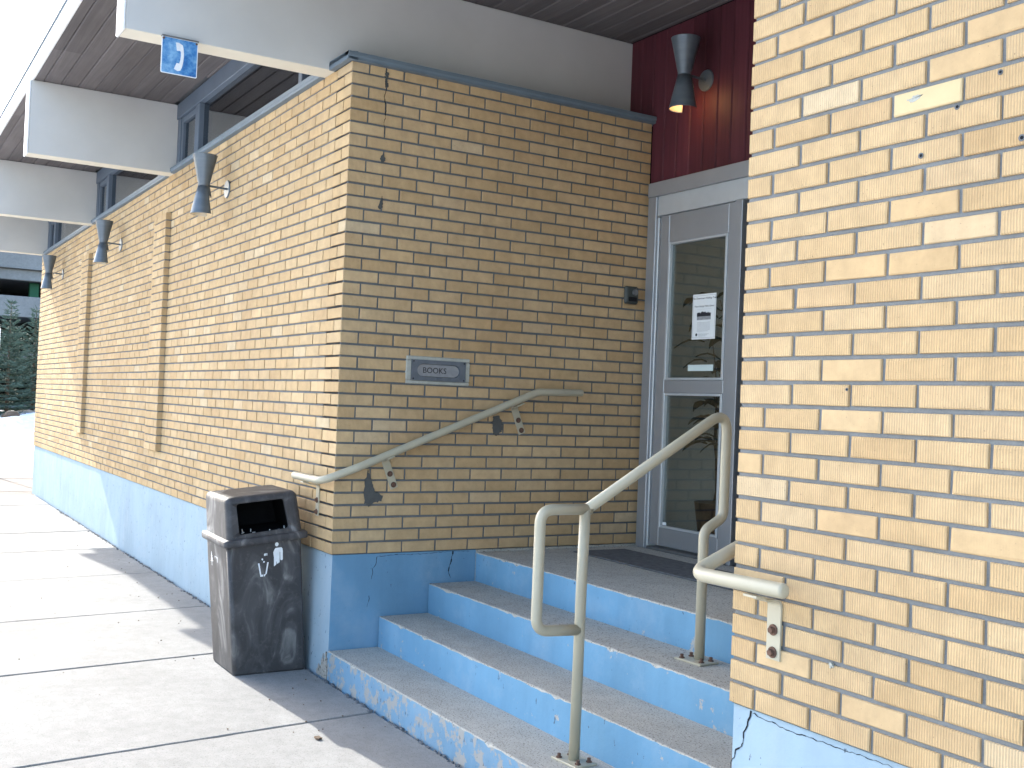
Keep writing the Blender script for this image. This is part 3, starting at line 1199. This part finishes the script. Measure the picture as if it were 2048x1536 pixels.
# ------------------------------------------------------------------ lamps
def lathe(prof, n=28, skip=None, thick=.0035):
    """open surface of revolution about z; skip(theta, z) leaves a cell out; given a small thickness"""
    v, f = [], []
    for r_, z in prof:
        for k in range(n):
            t = 2 * math.pi * k / n
            v.append((r_ * math.cos(t), r_ * math.sin(t), z))
    m_ = len(v)
    for r_, z in prof:
        for k in range(n):
            t = 2 * math.pi * k / n
            v.append(((r_ - thick) * math.cos(t), (r_ - thick) * math.sin(t), z))
    mi = []
    kept = set()
    for i in range(len(prof) - 1):
        for k in range(n):
            t = 2 * math.pi * (k + .5) / n
            if skip and skip(t, (prof[i][1] + prof[i + 1][1]) / 2):
                continue
            kept.add((i, k))
    for i, k in kept:
        j = (k + 1) % n
        a_, b_, c_, d_ = i * n + k, i * n + j, (i + 1) * n + j, (i + 1) * n + k
        f.append((a_, b_, c_, d_)); mi.append(0)
        f.append((m_ + d_, m_ + c_, m_ + b_, m_ + a_)); mi.append(1)
        for (ii, kk), e in (((i - 1, k), (b_, a_)), ((i + 1, k), (d_, c_)), ((i, (k - 1) % n), (a_, d_)), ((i, j), (c_, b_))):
            if (ii, kk) not in kept:
                f.append((e[0], e[1], m_ + e[1], m_ + e[0])); mi.append(0)
    return v, f, mi


def lamp(loc, label, lit=False):
    t = thing('wall_lamp', loc, label, 'wall lamp', 'hourglass wall lamps')
    Acc().cyl((0, -.001, 0), (0, -.010, 0), .066, .062, n=28).out('back_plate', LAMP, t)
    Acc().cyl((0, -.010, 0), (0, -.135, .006), .0075, n=12).out('arm', LAMP, t)
    c = Vector((0, -.172, .004))
    v, f, mi = lathe([(.0405, -.006), (.0405, .012), (.047, .035), (.064, .115), (.086, .212), (.0875, .216)])
    o = link('upper_shade', mesh('upper_shade', v, f, True, mi), [LAMP, LAMP_IN], t)
    o.location = c
    sk = lambda th, z: (math.pi * .5 - 1.05 < th < math.pi * .5 + 1.0) and z < -.075
    v, f, mi = lathe([(.0865, -.208), (.085, -.202), (.074, -.150), (.064, -.105), (.058, -.078), (.0415, -.0065)], 40, sk)
    o = link('lower_shade', mesh('lower_shade', v, f, True, mi), [LAMP, LAMP_IN], t)
    o.location = c
    a = Acc().cyl(c + Vector((0, 0, -.012)), c + Vector((0, 0, .012)), .037, n=20)
    a.out('waist_cap', LAMP, t)
    bm = bmesh.new()
    bmesh.ops.create_uvsphere(bm, u_segments=14, v_segments=10, radius=.03)
    a = Acc(); a.addbm(bm); bm.free()
    o = a.out('bulb', BULB if lit else BULB_OFF, t, True)
    o.location = c + Vector((0, 0, -.085))
    if lit:
        ld = bpy.data.lights.new('bulb_light', 'POINT')
        ld.energy = .14
        ld.color = (1, .55, .22)
        ld.shadow_soft_size = .03
        lo = bpy.data.objects.new('bulb_light', ld)
        COL.objects.link(lo)
        lo.parent = t
        lo.location = c + Vector((0, 0, -.125))
    return t


lamp((-2.255, 0, 2.325), 'grey hourglass lamp nearest the corner of the long brick wall')
lamp((-5.89, 0, 2.305), 'grey hourglass lamp between the two raised brick strips of the long wall')
lamp((-9.42, 0, 2.296), 'farthest grey hourglass lamp beyond the second raised brick strip')
lamp((.506, DY, 2.86), 'lit hourglass lamp on the dark red boards above the door', True)

# ------------------------------------------------------------------ telephone sign
sg = thing('telephone_sign', (BX[0] + .012, -.868, ZT), 'faded blue telephone sign hanging from the nearest roof beam', 'sign', rotz=R(90))
W2, HT = .094, .192


def rrect(w, h, r, y, n=5, z0=0):
    pts = []
    for cx_, cz_, t0 in ((w - r, h / 2 - r, 0), (-w + r, h / 2 - r, 90), (-w + r, -h / 2 + r, 180), (w - r, -h / 2 + r, 270)):
        for k in range(n + 1):
            t = R(t0 + 90 * k / n)
            pts.append((cx_ + r * math.cos(t), y, cz_ + r * math.sin(t) + z0))
    return pts


zc_ = -HT / 2 + .004
Acc().prism(rrect(W2, HT, .008, -.002, z0=zc_), (0, .002, 0)).out('border', PRINT, sg)
Acc().prism(rrect(W2 - .0045, HT - .009, .006, -.0028, z0=zc_), (0, .0007, 0)).out('face', SIGNBLUE, sg)
hs = [(.29, .83), (.37, .80), (.455, .80), (.56, .755), (.60, .72), (.625, .60), (.64, .45), (.635, .30), (.60, .165), (.545, .125), (.46, .115), (.36, .145),
      (.395, .215), (.425, .29), (.50, .285), (.525, .29), (.54, .40), (.545, .50), (.535, .585), (.51, .625), (.43, .625), (.40, .645), (.40, .72), (.385, .80)]
hs = [(.385, .80), (.465, .805), (.575, .76), (.595, .70), (.615, .58), (.617, .47), (.605, .36), (.578, .22), (.535, .135), (.46, .115), (.36, .155), (.425, .31), (.50, .305),
      (.525, .40), (.535, .49), (.53, .58), (.515, .615), (.42, .605)]
Acc().prism([(-W2 + u * 2 * W2, -.0034, zc_ - HT / 2 + ((v - .115) * 1.125 + .105) * HT) for u, v in hs], (0, .0005, 0)).out('handset_mark', PRINT, sg)
Acc().cbox(-W2 - .002, W2 + .002, -.010, .016, .002, .009, .002).out('hanger', ALU_DARK, sg)
for sx in (-1, 1):
    Acc().cyl((sx * .085, -.002, -.008), (sx * .085, -.006, -.008), .006, n=8).out('bolt', RUST, sg)

# ------------------------------------------------------------------ handrails
RP = .0215


def bolt(p, nrm, par, r=.0095, l=.014):
    p, nrm = Vector(p), Vector(nrm)
    a = Acc()
    a.cyl(p, p + nrm * .003, r * 1.7, n=14)
    a.cyl(p + nrm * .003, p + nrm * l, r, n=6)
    return a.out('bolt', RUST, par)


def bracket(par, base, wall_n, along, top_off, rail_p, tilt=0, w=.05, hgt=.15, bz=(.1, .4)):
    """flat strap on the wall, bent out under the rail; base = centre of the strap's foot on the wall"""
    nrm, al = Vector(wall_n), Vector(along)
    upv = Vector((0, 0, 1))
    u = (upv * math.cos(tilt) - al * math.sin(tilt)).normalized()
    s = u.cross(nrm).normalized()
    base = Vector(base)
    th = .006
    reach = top_off
    prof = [(0.001, 0), (0.001, hgt * .72)]
    for k in range(1, 7):
        t = k / 6 * math.pi / 2
        prof.append((.001 + .022 * (1 - math.cos(t)), hgt * .72 + .022 * math.sin(t)))
    prof.append((reach - .02, hgt * .72 + .024))
    prof.append((reach - .008, hgt * .72 + .034))
    prof.append((reach + .022, hgt * .72 + .036))
    a = Acc()
    P = [base + nrm * o_ + u * z_ for o_, z_ in prof]
    nn = []
    for i in range(len(P)):
        t = (P[min(i + 1, len(P) - 1)] - P[max(i - 1, 0)]).normalized()
        nn.append(t.cross(s).normalized())
    if nn[0].dot(nrm) < 0:
        nn = [-q for q in nn]
    for i in range(len(P) - 1):
        q = []
        for j in (i, i + 1):
            for sd, oo in ((-w / 2, 0), (w / 2, 0), (w / 2, th), (-w / 2, th)):
                q.append(P[j] + s * sd + nn[j] * oo)
        a.hexa(q)
    o = a.out('bracket', CREAM, par)
    for hz in bz:
        b = bolt(base + nrm * .0075 + u * hgt * hz, nrm, o)
    return o


# rail on the book-slot wall, turning the corner onto the long wall
r1 = thing('handrail', (.07, .0, .41), 'cream pipe handrail fixed to the wall under the book slot', 'handrail', 'cream pipe handrails')
r1.location = (0, 0, 0)
pth = fillet([(-.395, -.08, .405), (.04, -.085, .407), (.08, .10, .482), (.08, 1.237, .936), (.08, 1.545, .942)], [.09, .12, .09])
link('rail', tube(pth, RP, cap_round=True), CREAM, r1)
bracket(r1, (0, .357, .362), (1, 0, 0), (0, 1, 0), .08, None, R(22), .045, .217)
bracket(r1, (0, 1.180, .684), (1, 0, 0), (0, 1, 0), .08, None, R(22), .045, .213)
bracket(r1, (-.222, 0, .192), (0, -1, 0), (1, 0, 0), .08, None, 0, .042, .217)

# free-standing rail in the middle of the steps
r2_ = thing('handrail', (2.075, .2, -.515), 'freestanding cream pipe handrail with a square loop standing on the steps', 'handrail', 'cream pipe handrails')
r2_.location = (0, 0, 0)
XM = 2.075
pth = fillet([(XM, .808, -.181), (XM, .808, .360), (XM, .912, .415), (XM, .915, .872), (XM, .205, .458)], [.055, .055, .062])
link('rail', tube(pth, RP), CREAM, r2_)
pth = fillet([(XM, .225, .460), (XM, -.006, .460), (XM, -.006, .003), (XM, .187, -.006)], [.055, .055])
link('loop', tube(pth, RP), CREAM, r2_)
link('post', tube([(XM, .192, -.515), (XM, .196, .2), (XM, .200, .458)], RP), CREAM, r2_)
bm = bmesh.new()
for p_, zz, rot in (((XM, .192), -.515, .06), ((XM, .790), -.181, .06)):
    t0 = Acc().cbox(-.078, .078, -.053, .053, 0, .009, .002)
    o = t0.out('base_plate', CREAM, r2_)
    o.location = (p_[0] - .0, p_[1] + (0 if zz < -.4 else .002), zz)
    o.rotation_euler = (0, 0, rot)
    for sx, sy in ((-1, .5), (1, -.5), (1, .6), (-1, -.6)):
        q = Matrix.Rotation(rot, 3, 'Z') @ Vector((sx * .052, sy * .052, 0))
        b = bolt((q.x, q.y, .009), (0, 0, 1), o, .007, .016)
bm.free()

# rail on the pier
r3 = thing('handrail', (XP, 0, .37), 'cream pipe handrail bolted to the ribbed brick pier', 'handrail', 'cream pipe handrails')
r3.location = (0, 0, 0)
pth = fillet([(3.408, -.080, .380), (3.050, -.086, .374), (3.048, .10, .448), (3.048, 1.24, .936), (3.048, 1.54, .94)], [.055, .12, .09])
link('rail', tube(pth, RP, cap_round=True), CREAM, r3)
bracket(r3, (3.306, 0, .166), (0, -1, 0), (1, 0, 0), .08, None, 0, .052, .210)

# ------------------------------------------------------------------ litter bin
lb = thing('litter_bin', (-.45, -.22, G), 'dark marbled plastic litter bin with a hooded lid by the corner', 'litter bin')
lb.location = (0, 0, 0)
GB = G + .001
BT = [Vector((-.685, -.484, .043)), Vector((-.235, -.497, .043)), Vector((-.223, -.084, .089)), Vector((-.673, -.071, .089))]
BB = [Vector((-.649, -.429, GB)), Vector((-.256, -.429, GB)), Vector((-.256, -.016, GB)), Vector((-.649, -.016, GB))]
BT = [q - Vector((0, .004, 0)) for q in BT]


def rounded_loft(loops, rad, n=4, close_top=True, close_bot=True):
    """loops of 4 corner points -> loft with rounded vertical corners"""
    v, f = [], []
    m_ = 4 * (n + 1)
    for lp, r in zip(loops, rad):
        for i in range(4):
            p, a_, b_ = lp[i], lp[i - 1], lp[(i + 1) % 4]
            da, db_ = (a_ - p).normalized() * r, (b_ - p).normalized() * r
            for k in range(n + 1):
                t = k / n
                v.append(tuple((p + da) * (1 - t) ** 2 + p * 2 * t * (1 - t) + (p + db_) * t * t))
    for i in range(len(loops) - 1):
        for k in range(m_):
            j = (k + 1) % m_
            f.append((i * m_ + k, i * m_ + j, (i + 1) * m_ + j, (i + 1) * m_ + k))
    if close_bot: f.append(tuple(range(m_ - 1, -1, -1)))
    if close_top: f.append(tuple(range((len(loops) - 1) * m_, len(loops) * m_)))
    return v, f


def lerp4(a_, b_, t):
    return [p.lerp(q, t) for p, q in zip(a_, b_)]


def shrink(lp, d):
    c_ = sum(lp, Vector()) / 4
    return [p + (c_ - p).normalized() * d for p in lp]


v, f = rounded_loft([shrink(BB, .006), lerp4(BB, BT, .012), BT], [.02, .022, .022])
o = link('body', mesh('body', v, f, False), BIN, lb)
for pl_ in o.data.polygons:
    pl_.use_smooth = len(pl_.vertices) == 4 and pl_.area < .02


def LW(x, y, z):
    t, yaw = .109, -.029
    y2 = y * math.cos(t) - z * math.sin(t)
    z2 = y * math.sin(t) + z * math.cos(t)
    return Vector((-.454 + math.cos(yaw) * x - math.sin(yaw) * y2, -.286 + math.sin(yaw) * x + math.cos(yaw) * y2, .086 + z2))


def lrect(a_, b_, z):
    return [LW(-a_, -b_, z), LW(a_, -b_, z), LW(a_, b_, z), LW(-a_, b_, z)]


v, f = rounded_loft([lrect(.254, .231, -.036), lrect(.257, .234, -.031), lrect(.257, .234, -.006), lrect(.251, .228, .001), lrect(.231, .210, .004)],
                    [.025, .025, .025, .025, .03])
o = link('lid_rim', mesh('lid_rim', v, f, True), BIN, lb)
# hood: five walls round an opening on the +x side
hz0, hz1 = .003, .225
hl0 = [LW(-.231, -.21, hz0), LW(.231, -.21, hz0), LW(.231, .21, hz0), LW(-.231, .21, hz0)]
hl1 = [LW(-.243, -.2, hz1), LW(.198, -.2, hz1), LW(.198, .2, hz1), LW(-.243, .2, hz1)]
fr = lambda s, t, d=0: (hl0[1].lerp(hl0[2], s)).lerp(hl1[1].lerp(hl1[2], s), t) + Vector((-1, 0, 0)) * d
a = Acc()
bk0, bk1 = hl0, hl1
# outer shell (top with softened edge)
def shell(l0, l1, n=5):
    rr_ = .030
    loops, rads = [l0], [.03]
    for k in range(n + 1):
        t = k / n * math.pi / 2
        hfrac = 1 - (rr_ / (hz1 - hz0)) * (1 - math.sin(t))
        lp = lerp4(l0, l1, hfrac)
        loops.append(shrink(lp, rr_ * (1 - math.cos(t)) * 1.3)); rads.append(.03)
    return loops, rads
loops, rads = shell(hl0, hl1)
nn_ = 4
v, f = rounded_loft(loops, rads, nn_, True, False)
m_ = 4 * (nn_ + 1)
# drop the big +x face (between corner 1 and corner 2) of the lowest band; the front frame fills it
drop = [q for q in f if len(q) == 4 and set(q) == {1 * (nn_ + 1) + nn_, 2 * (nn_ + 1), m_ + 2 * (nn_ + 1), m_ + 1 * (nn_ + 1) + nn_}]
f = [q for q in f if q not in drop]
c0, c1, c2, c3 = [Vector(v[i]) for i in (1 * (nn_ + 1) + nn_, 2 * (nn_ + 1), m_ + 2 * (nn_ + 1), m_ + 1 * (nn_ + 1) + nn_)]
fq = lambda s, t: (c0.lerp(c1, s)).lerp(c3.lerp(c2, s), t)
b0 = len(v)
op = []
for (s_, t_, sx, sz) in ((.10, .10, 1, 1), (.885, .12, -1, 1), (.865, .965, -1, -1), (.085, .965, 1, -1)):
    for k in range(4):
        ang = k / 3
        dx = .05 * (1 - math.sin(ang * math.pi / 2)) if True else 0
        dz = .09 * (1 - math.cos(ang * math.pi / 2))
        op.append((s_ + sx * .05 * (1 - math.sin(ang * math.pi / 2)) * 0 + sx * .05 * (ang if (sx * sz) > 0 else 1 - ang) ** 2,
                   t_ + sz * .09 * ((1 - ang) if (sx * sz) > 0 else ang) ** 2))
ring_out, ring_in = [], []
cen = (.485, .54)
for s_, t_ in op:
    ds, dt = s_ - cen[0], t_ - cen[1]
    k = min((1 - cen[0]) / ds if ds > 0 else cen[0] / -ds if ds < 0 else 9, (1 - cen[1]) / dt if dt > 0 else cen[1] / -dt if dt < 0 else 9)
    ring_out.append((cen[0] + ds * k, cen[1] + dt * k))
for cs, ct in ((0, 0), (1, 0), (1, 1), (0, 1)):
    k = min(range(len(ring_out)), key=lambda i: (ring_out[i][0] - cs) ** 2 + (ring_out[i][1] - ct) ** 2)
    ring_out[k] = (cs, ct)
inner = Vector((-.012, 0, 0))
v += [tuple(fq(*q)) for q in ring_out] + [tuple(fq(*q)) for q in op] + [tuple(fq(*q) + Vector((-.03, 0, -.002))) for q in op]
n_ = len(op)
for i in range(n_):
    j = (i + 1) % n_
    f.append((b0 + i, b0 + j, b0 + n_ + j, b0 + n_ + i))
    f.append((b0 + n_ + i, b0 + n_ + j, b0 + 2 * n_ + j, b0 + 2 * n_ + i))
me = mesh('hood', v, f, False)
o = link('hood', me, BIN, lb)
bmx = bmesh.new(); bmx.from_mesh(me); bmesh.ops.recalc_face_normals(bmx, faces=bmx.faces[:]); bmx.to_mesh(me); bmx.free()
for pl_ in me.polygons:
    pl_.use_smooth = pl_.area < .004
# dark inside
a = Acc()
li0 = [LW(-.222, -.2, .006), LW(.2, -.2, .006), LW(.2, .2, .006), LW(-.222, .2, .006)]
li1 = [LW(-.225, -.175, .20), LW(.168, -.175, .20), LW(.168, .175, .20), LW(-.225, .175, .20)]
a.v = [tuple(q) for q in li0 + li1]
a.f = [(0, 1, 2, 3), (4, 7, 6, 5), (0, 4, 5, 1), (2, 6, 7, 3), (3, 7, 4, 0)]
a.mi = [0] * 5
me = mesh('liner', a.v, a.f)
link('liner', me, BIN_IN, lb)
rr = random.Random(9)
tr = Acc()
for i in range(7):
    p = LW(rr.uniform(.08, .19), rr.uniform(-.17, .17), .012)
    d = Vector((rr.uniform(-.02, .02), rr.uniform(-.025, .025), rr.uniform(.0, .02)))
    tr.cyl(p, p + d, .0035, n=6)
o = tr.out('litter', PAPER, lb)
o['kind'] = 'stuff'

FA = lambda s, t: (BB[1].lerp(BB[2], s)).lerp(BT[1].lerp(BT[2], s), t) + Vector((.0012, 0, 0))
FL = lambda s, t: (BB[0].lerp(BB[1], s)).lerp(BT[0].lerp(BT[1], s), t) + Vector((0, -.0012, 0))


def decal(name, polys, fn, par):
    a = Acc()
    for p in polys:
        a.poly([fn(s_, t_) for s_, t_ in p])
    me = mesh(name, a.v, a.f)
    return link(name, me, PRINT, par)


hd = [(.655 + .024 * math.cos(2 * math.pi * k / 14), .953 + .0155 * math.sin(2 * math.pi * k / 14)) for k in range(14)]
torso = [(.603, .895), (.618, .915), (.635, .927), (.715, .927), (.728, .918), (.733, .90), (.729, .838), (.722, .832), (.70, .832), (.695, .84), (.696, .895), (.690, .895),
         (.688, .86), (.676, .755), (.668, .748), (.652, .748), (.645, .757), (.643, .826), (.638, .826), (.629, .742), (.622, .734), (.608, .734), (.602, .742), (.610, .86)]
decal('person_mark', [hd, torso], FA, lb)
decal('basket_mark', [[(.393, .829), (.413, .829), (.432, .742), (.455, .742), (.455, .727), (.418, .727)],
                      [(.537, .829), (.517, .829), (.485, .742), (.464, .742), (.464, .727), (.498, .727)],
                      [(.478, .892), (.490, .898), (.503, .898), (.503, .880), (.478, .880)], [(.510, .898), (.522, .898), (.522, .880), (.510, .880)],
                      [(.452, .865), (.466, .856), (.454, .846), (.440, .855)], [(.472, .845), (.488, .836), (.474, .826), (.460, .834)]], FA, lb)
tree_pts = [(.249, .892)]
for k in range(4):
    tree_pts += [(.262 + .016 * k, .868 - .018 * k), (.252, .866 - .018 * k)]
tree_pts += [(.249, .776), (.232, .776)]
for k in range(3, -1, -1):
    tree_pts += [(.236, .862 - .018 * k), (.226 - .014 * k, .862 - .018 * k)]
decal('tree_mark', [tree_pts, [(.40, .866), (.44, .864), (.44, .858), (.415, .858), (.415, .846), (.40, .846)], [(.47, .866), (.53, .862), (.525, .822), (.505, .822), (.508, .85), (.47, .856)]], FL, lb)

# scrap of bark on the pavement
sc = Acc()
sc.prism([(-.022, -.012, 0), (.006, -.014, 0), (.024, -.008, 0), (.012, .0, 0), (.014, .013, 0), (.0, .009, 0), (-.02, .010, 0)], (0, .002, .007))
o = sc.out('leaf_scrap', BARK)
o.location = (.950, -.410, G + .002)
tag(o, 'small dark leaf scrap lying on the sunlit pavement near the steps', 'leaf')
rr = random.Random(21)
gr = Acc()
for i in range(110):
    x, y = rr.uniform(-6, 2.6), -abs(rr.gauss(0, .35)) - .015
    if rr.random() < .35:
        y = -rr.uniform(0, 1.9)
    s_ = rr.uniform(.001, .0035)
    gr.box(x - s_, x + s_ * 1.3, y - s_, y + s_, G + .0015, G + .0015 + s_ * 1.2)
o = gr.out('grit', BARK)
tag(o, kind='stuff')
gr = Acc()
for i in range(420):         # crumbs and broken mortar along the foot of the walls
    x = rr.uniform(-9, 3.0)
    y = -.004 - abs(rr.gauss(0, .012))
    s_ = rr.uniform(.002, .008)
    gr.box(x - s_ * 1.5, x + s_ * 1.5, y - s_, y + s_ * .6, G - .004, G + s_ * .9)
o = gr.out('gravel', MORTAR)
tag(o, kind='stuff')

# ------------------------------------------------------------------ lobby behind the glass
def struct(name, b, mat):
    o = Acc().box(*b).out(name, mat)
    tag(o, kind='structure')
    return o


struct('lobby_floor', (XW + .3, 3.55, DY + .06, 8.3, -.3, -.01), ROOMFLOOR)
struct('lobby_back_wall', (XW + .3, -.2, 6.2, 6.4, -.3, ZS + .02), ROOM)
struct('lobby_light_gap_breast', (-.2, 3.6, 6.2, 6.4, -.3, .15), ROOM)  # unseen rear opening, made up to let sky light into the lobby
struct('lobby_light_gap_head', (-.2, 3.6, 6.2, 6.4, 3.1, ZS + .02), ROOM)
struct('lobby_end_wall', (XW + .02, XW + .25, .25, 8.3, G, ZS + .02), ROOM)
struct('lobby_right_wall', (3.4, 3.6, DY + .3, 6.2, -.3, ZS + .02), ROOM)
struct('gallery_floor', (XW + .3, -.3, .25, DY + .06, 2.2, 2.3), ROOM)
struct('end_wall', (4.95, 5.1, .24, 6.4, G - .1, ZS + .02), ROOM)
struct('lobby_partition', (-.42, -.25, DY + .1, 6.2, -.3, ZS + .02), ROOM)

pp_ = thing('potted_plant', (.33, DY + .75, -.01), 'leafy houseplant in a dark pot behind the door glass', 'plant')
pp_.location = (.06, DY + .62, -.01)
Acc().cyl((0, 0, 0), (0, 0, .27), .12, .16, n=18).out('pot', POT, pp_)
rr = random.Random(17)
stems = Acc()
for i in range(6):
    p = Vector((rr.uniform(-.05, .05), rr.uniform(-.05, .05), .25))
    d = Vector((rr.uniform(-.25, .25), rr.uniform(-.2, .2), 1)).normalized()
    for k in range(10):
        q = p + d * .14
        stems.cyl(p, q, .007 - .0005 * k, n=6)
        for e in range(2):
            th = rr.uniform(0, 6.28)
            out_d = Vector((math.cos(th), math.sin(th), rr.uniform(-.2, .5))).normalized()
            s_ = out_d.cross(Vector((0, 0, 1))).normalized()
            ll, ww = rr.uniform(.13, .2), rr.uniform(.045, .07)
            base = q + out_d * .05
            pts = []
            for u, wv, dz in ((0, .1, 0), (.25, .9, .012), (.55, 1, .005), (.8, .55, -.02), (1, .02, -.05)):
                pts.append((base + out_d * ll * u + s_ * ww * wv + Vector((0, 0, dz)), base + out_d * ll * u - s_ * ww * wv + Vector((0, 0, dz)), base + out_d * ll * u + Vector((0, 0, dz - .01))))
            la = Acc()
            la.v = [tuple(x_) for tri in pts for x_ in tri]
            for z_ in range(4):
                la.f += [(z_ * 3, z_ * 3 + 2, z_ * 3 + 5, z_ * 3 + 3), (z_ * 3 + 2, z_ * 3 + 1, z_ * 3 + 4, z_ * 3 + 5)]
            if k >= 2:
                link('leaf', mesh('leaf', la.v, la.f), LEAFG, pp_)
        p = q
        d = (d + Vector((rr.uniform(-.2, .2), rr.uniform(-.2, .2), 0))).normalized()
stems.out('stem', BARK, pp_)

# ------------------------------------------------------------------ background past the end of the wall
def hump(x, y):
    b = 0
    b += .62 * math.exp(-((x + 28.5) / 3.2) ** 2)
    b += .20 * math.exp(-((x + 25.2) / 2.0) ** 2) * (1 + .2 * math.sin(y * 1.3))
    b += .10 * math.sin(x * 1.7 + y * .8) * math.exp(-((x + 27) / 4) ** 2)
    b = b * min(1, max(0, 1.02 - .01 * abs(y - 2))) + .22 * max(0, min(1, (y - .8) / 1.4)) * math.exp(-((x + 27.5) / 3.0) ** 2)
    return b


v, f = [], []
nx_, ny_ = 46, 70
rr = random.Random(4)
for i in range(nx_ + 1):
    for j in range(ny_ + 1):
        x, y = -36 + 15.2 * i / nx_, -9 + 21 * j / ny_
        z = G - .10 + hump(x, y) + rr.uniform(-.02, .02) + (.10 if x < -22.6 + .6 * math.sin(y * 2.1) else .02)
        v.append((x + rr.uniform(-.06, .06), y + rr.uniform(-.06, .06), z))
for i in range(nx_):
    for j in range(ny_):
        a_ = i * (ny_ + 1) + j
        f.append((a_, a_ + ny_ + 1, a_ + ny_ + 2, a_ + 1))
o = link('snow_bank', mesh('snow_bank', v, f, True), SNOW)
tag(o, kind='stuff')
a = Acc()
rr = random.Random(8)
for i in range(1):
    bm = bmesh.new()
    bmesh.ops.create_icosphere(bm, subdivisions=2, radius=.28)
    for vv in bm.verts:
        vv.co *= rr.uniform(.8, 1.15)
    a.addbm(bm)
    bm.free()
o = a.out('boulder', BARK)
o.location = (-26.2, 1.42, -.12)
tag(o, 'brown boulder poking out of the snow bank below the spruces', 'rock')


def spruce(name, loc, ht, rad, seed, label):
    t = thing(name, loc, label, 'tree', 'spruce trees behind the snow bank')
    rr = random.Random(seed)
    Acc().cyl((0, 0, 0), (0, 0, ht * .97), .05 * ht / 3, .006, n=8).out('trunk', BARK, t)
    v, f = [], []
    lead = Acc()
    def needle(p, d, l_, w_):
        s_ = d.cross(Vector((rr.uniform(-1, 1), rr.uniform(-1, 1), rr.uniform(-1, 1)))).normalized() * w_
        b = len(v)
        v.extend([tuple(p - s_), tuple(p + s_), tuple(p + d * l_ + s_ * .25), tuple(p + d * l_ - s_ * .25)])
        f.append((b, b + 1, b + 2, b + 3))
    z = .12
    while z < ht * .985:
        fr_ = z / ht
        nb = rr.randint(6, 9) if fr_ < .9 else 5
        Rz = rad * (1 - fr_) ** 1.05 + .07
        th0 = rr.uniform(0, 6.28)
        for k in range(nb):
            th = th0 + 6.283 * k / nb + rr.uniform(-.3, .3)
            ln_ = Rz * rr.uniform(.7, 1.1)
            el = -.25 + .9 * fr_ + rr.uniform(-.12, .12)
            d = Vector((math.cos(th) * math.cos(el), math.sin(th) * math.cos(el), math.sin(el)))
            steps_ = max(3, int(ln_ / .06))
            p0 = Vector((0, 0, z))
            for q in range(steps_):
                u = (q + .4) / steps_
                p = p0 + d * ln_ * u + Vector((0, 0, .14 * ln_ * u * u))
                sd = d.cross(Vector((0, 0, 1))).normalized()
                sw = (1 - u) * ln_ * .42 + .05
                for e in range(7 if fr_ < .72 else 3):
                    sgn = rr.choice((-1, 1))
                    dd = (d * rr.uniform(.2, 1) + sd * sgn * rr.uniform(.2, 1) + Vector((0, 0, rr.uniform(-.3, .25)))).normalized()
                    st_ = p + sd * sgn * rr.uniform(0, sw * .8)
                    needle(st_, dd, rr.uniform(.07, .14), rr.uniform(.008, .018))
        z += rr.uniform(.11, .17) * (1 if fr_ < .8 else 1.1)
    for k in range(10):
        p = Vector((0, 0, ht * rr.uniform(.82, 1)))
        th = rr.uniform(0, 6.28)
        needle(p, Vector((math.cos(th) * .5, math.sin(th) * .5, .8)).normalized(), .12, .012)
    link('crown', mesh('crown', v, f), NEEDLE, t)
    return t


spruce('spruce_tree', (-28.3, 1.52, -.35), 3.62, 1.35, 1, 'spruce tree in front of the grey garage, left of the pair seen beside the wall')
spruce('spruce_tree', (-29.0, 2.28, -.35), 3.5, 1.25, 2, 'spruce tree whose top almost touches the end of the brick wall')
spruce('spruce_tree', (-28.6, .45, -.35), 3.0, 1.2, 3, 'spruce tree behind the white street sign at the picture edge')

# street sign at the very edge of the view
ss = thing('street_sign', (-14.5, -.20, G), 'white street sign on a post at the picture edge before the spruces', 'sign')
Acc().cyl((0, 0, 0), (0, 0, 2.5), .025, n=10).out('post', ALU_DARK, ss)
Acc().prism([(.028, y_, z_) for y_, z_ in ((-.19, 1.93), (.03, 1.93), (.03, 2.46), (-.19, 2.46))], (.004, 0, 0)).out('panel', WHITE, ss)
Acc().prism([(.033, y_, z_) for y_, z_ in ((-.15, 2.1), (.0, 2.1), (.0, 2.28), (-.15, 2.28))], (.001, 0, 0)).out('panel_mark', REDP, ss)

# parking garage across the far street
gx = -86.0
pg = thing('parking_garage', (gx, 5, G), 'weathered grey concrete parking garage with dark open decks', 'building')
pg.location = (gx, 0, 0)


def gz(z):          # heights read at x = -60, carried to the garage's distance
    return CZ + (z - CZ) * (CX - gx) / (CX + 60)


for z0, z1 in ((6.62, 7.25), (7.30, 9.6)):
    Acc().cbox(-.6, 0, -40, 60, gz(z0), gz(z1) - .02, .05).out('spandrel_beam', GARAGE, pg)
Acc().cbox(-.3, .4, -40, 60, gz(7.25) - .02, gz(7.30), .03).out('ledge', GARAGE, pg)
y_ = -40
while y_ < 60:
    Acc().cbox(-.5, 0, y_ + .02, y_ + 7.48, gz(4.60), gz(5.75), .04).out('spandrel_panel', GARAGE, pg)
    y_ += 7.5
for z0 in (4.60, 6.62, 2.4):
    Acc().box(-30, -.6, -40, 60, gz(z0), gz(z0) + .35).out('deck', GARAGE, pg)
for y_ in range(-40, 60, 10):
    Acc().cbox(-1.6, -1.0, y_ + 9.3, y_ + 10.0, gz(5.3) if y_ == 0 else G - .1, gz(6.6), .05).out('column', GREENP if y_ == 0 else GARAGE, pg)
Acc().box(-30.5, -30, -40, 60, G - .1, gz(9.6)).out('back_wall', BLACK, pg)
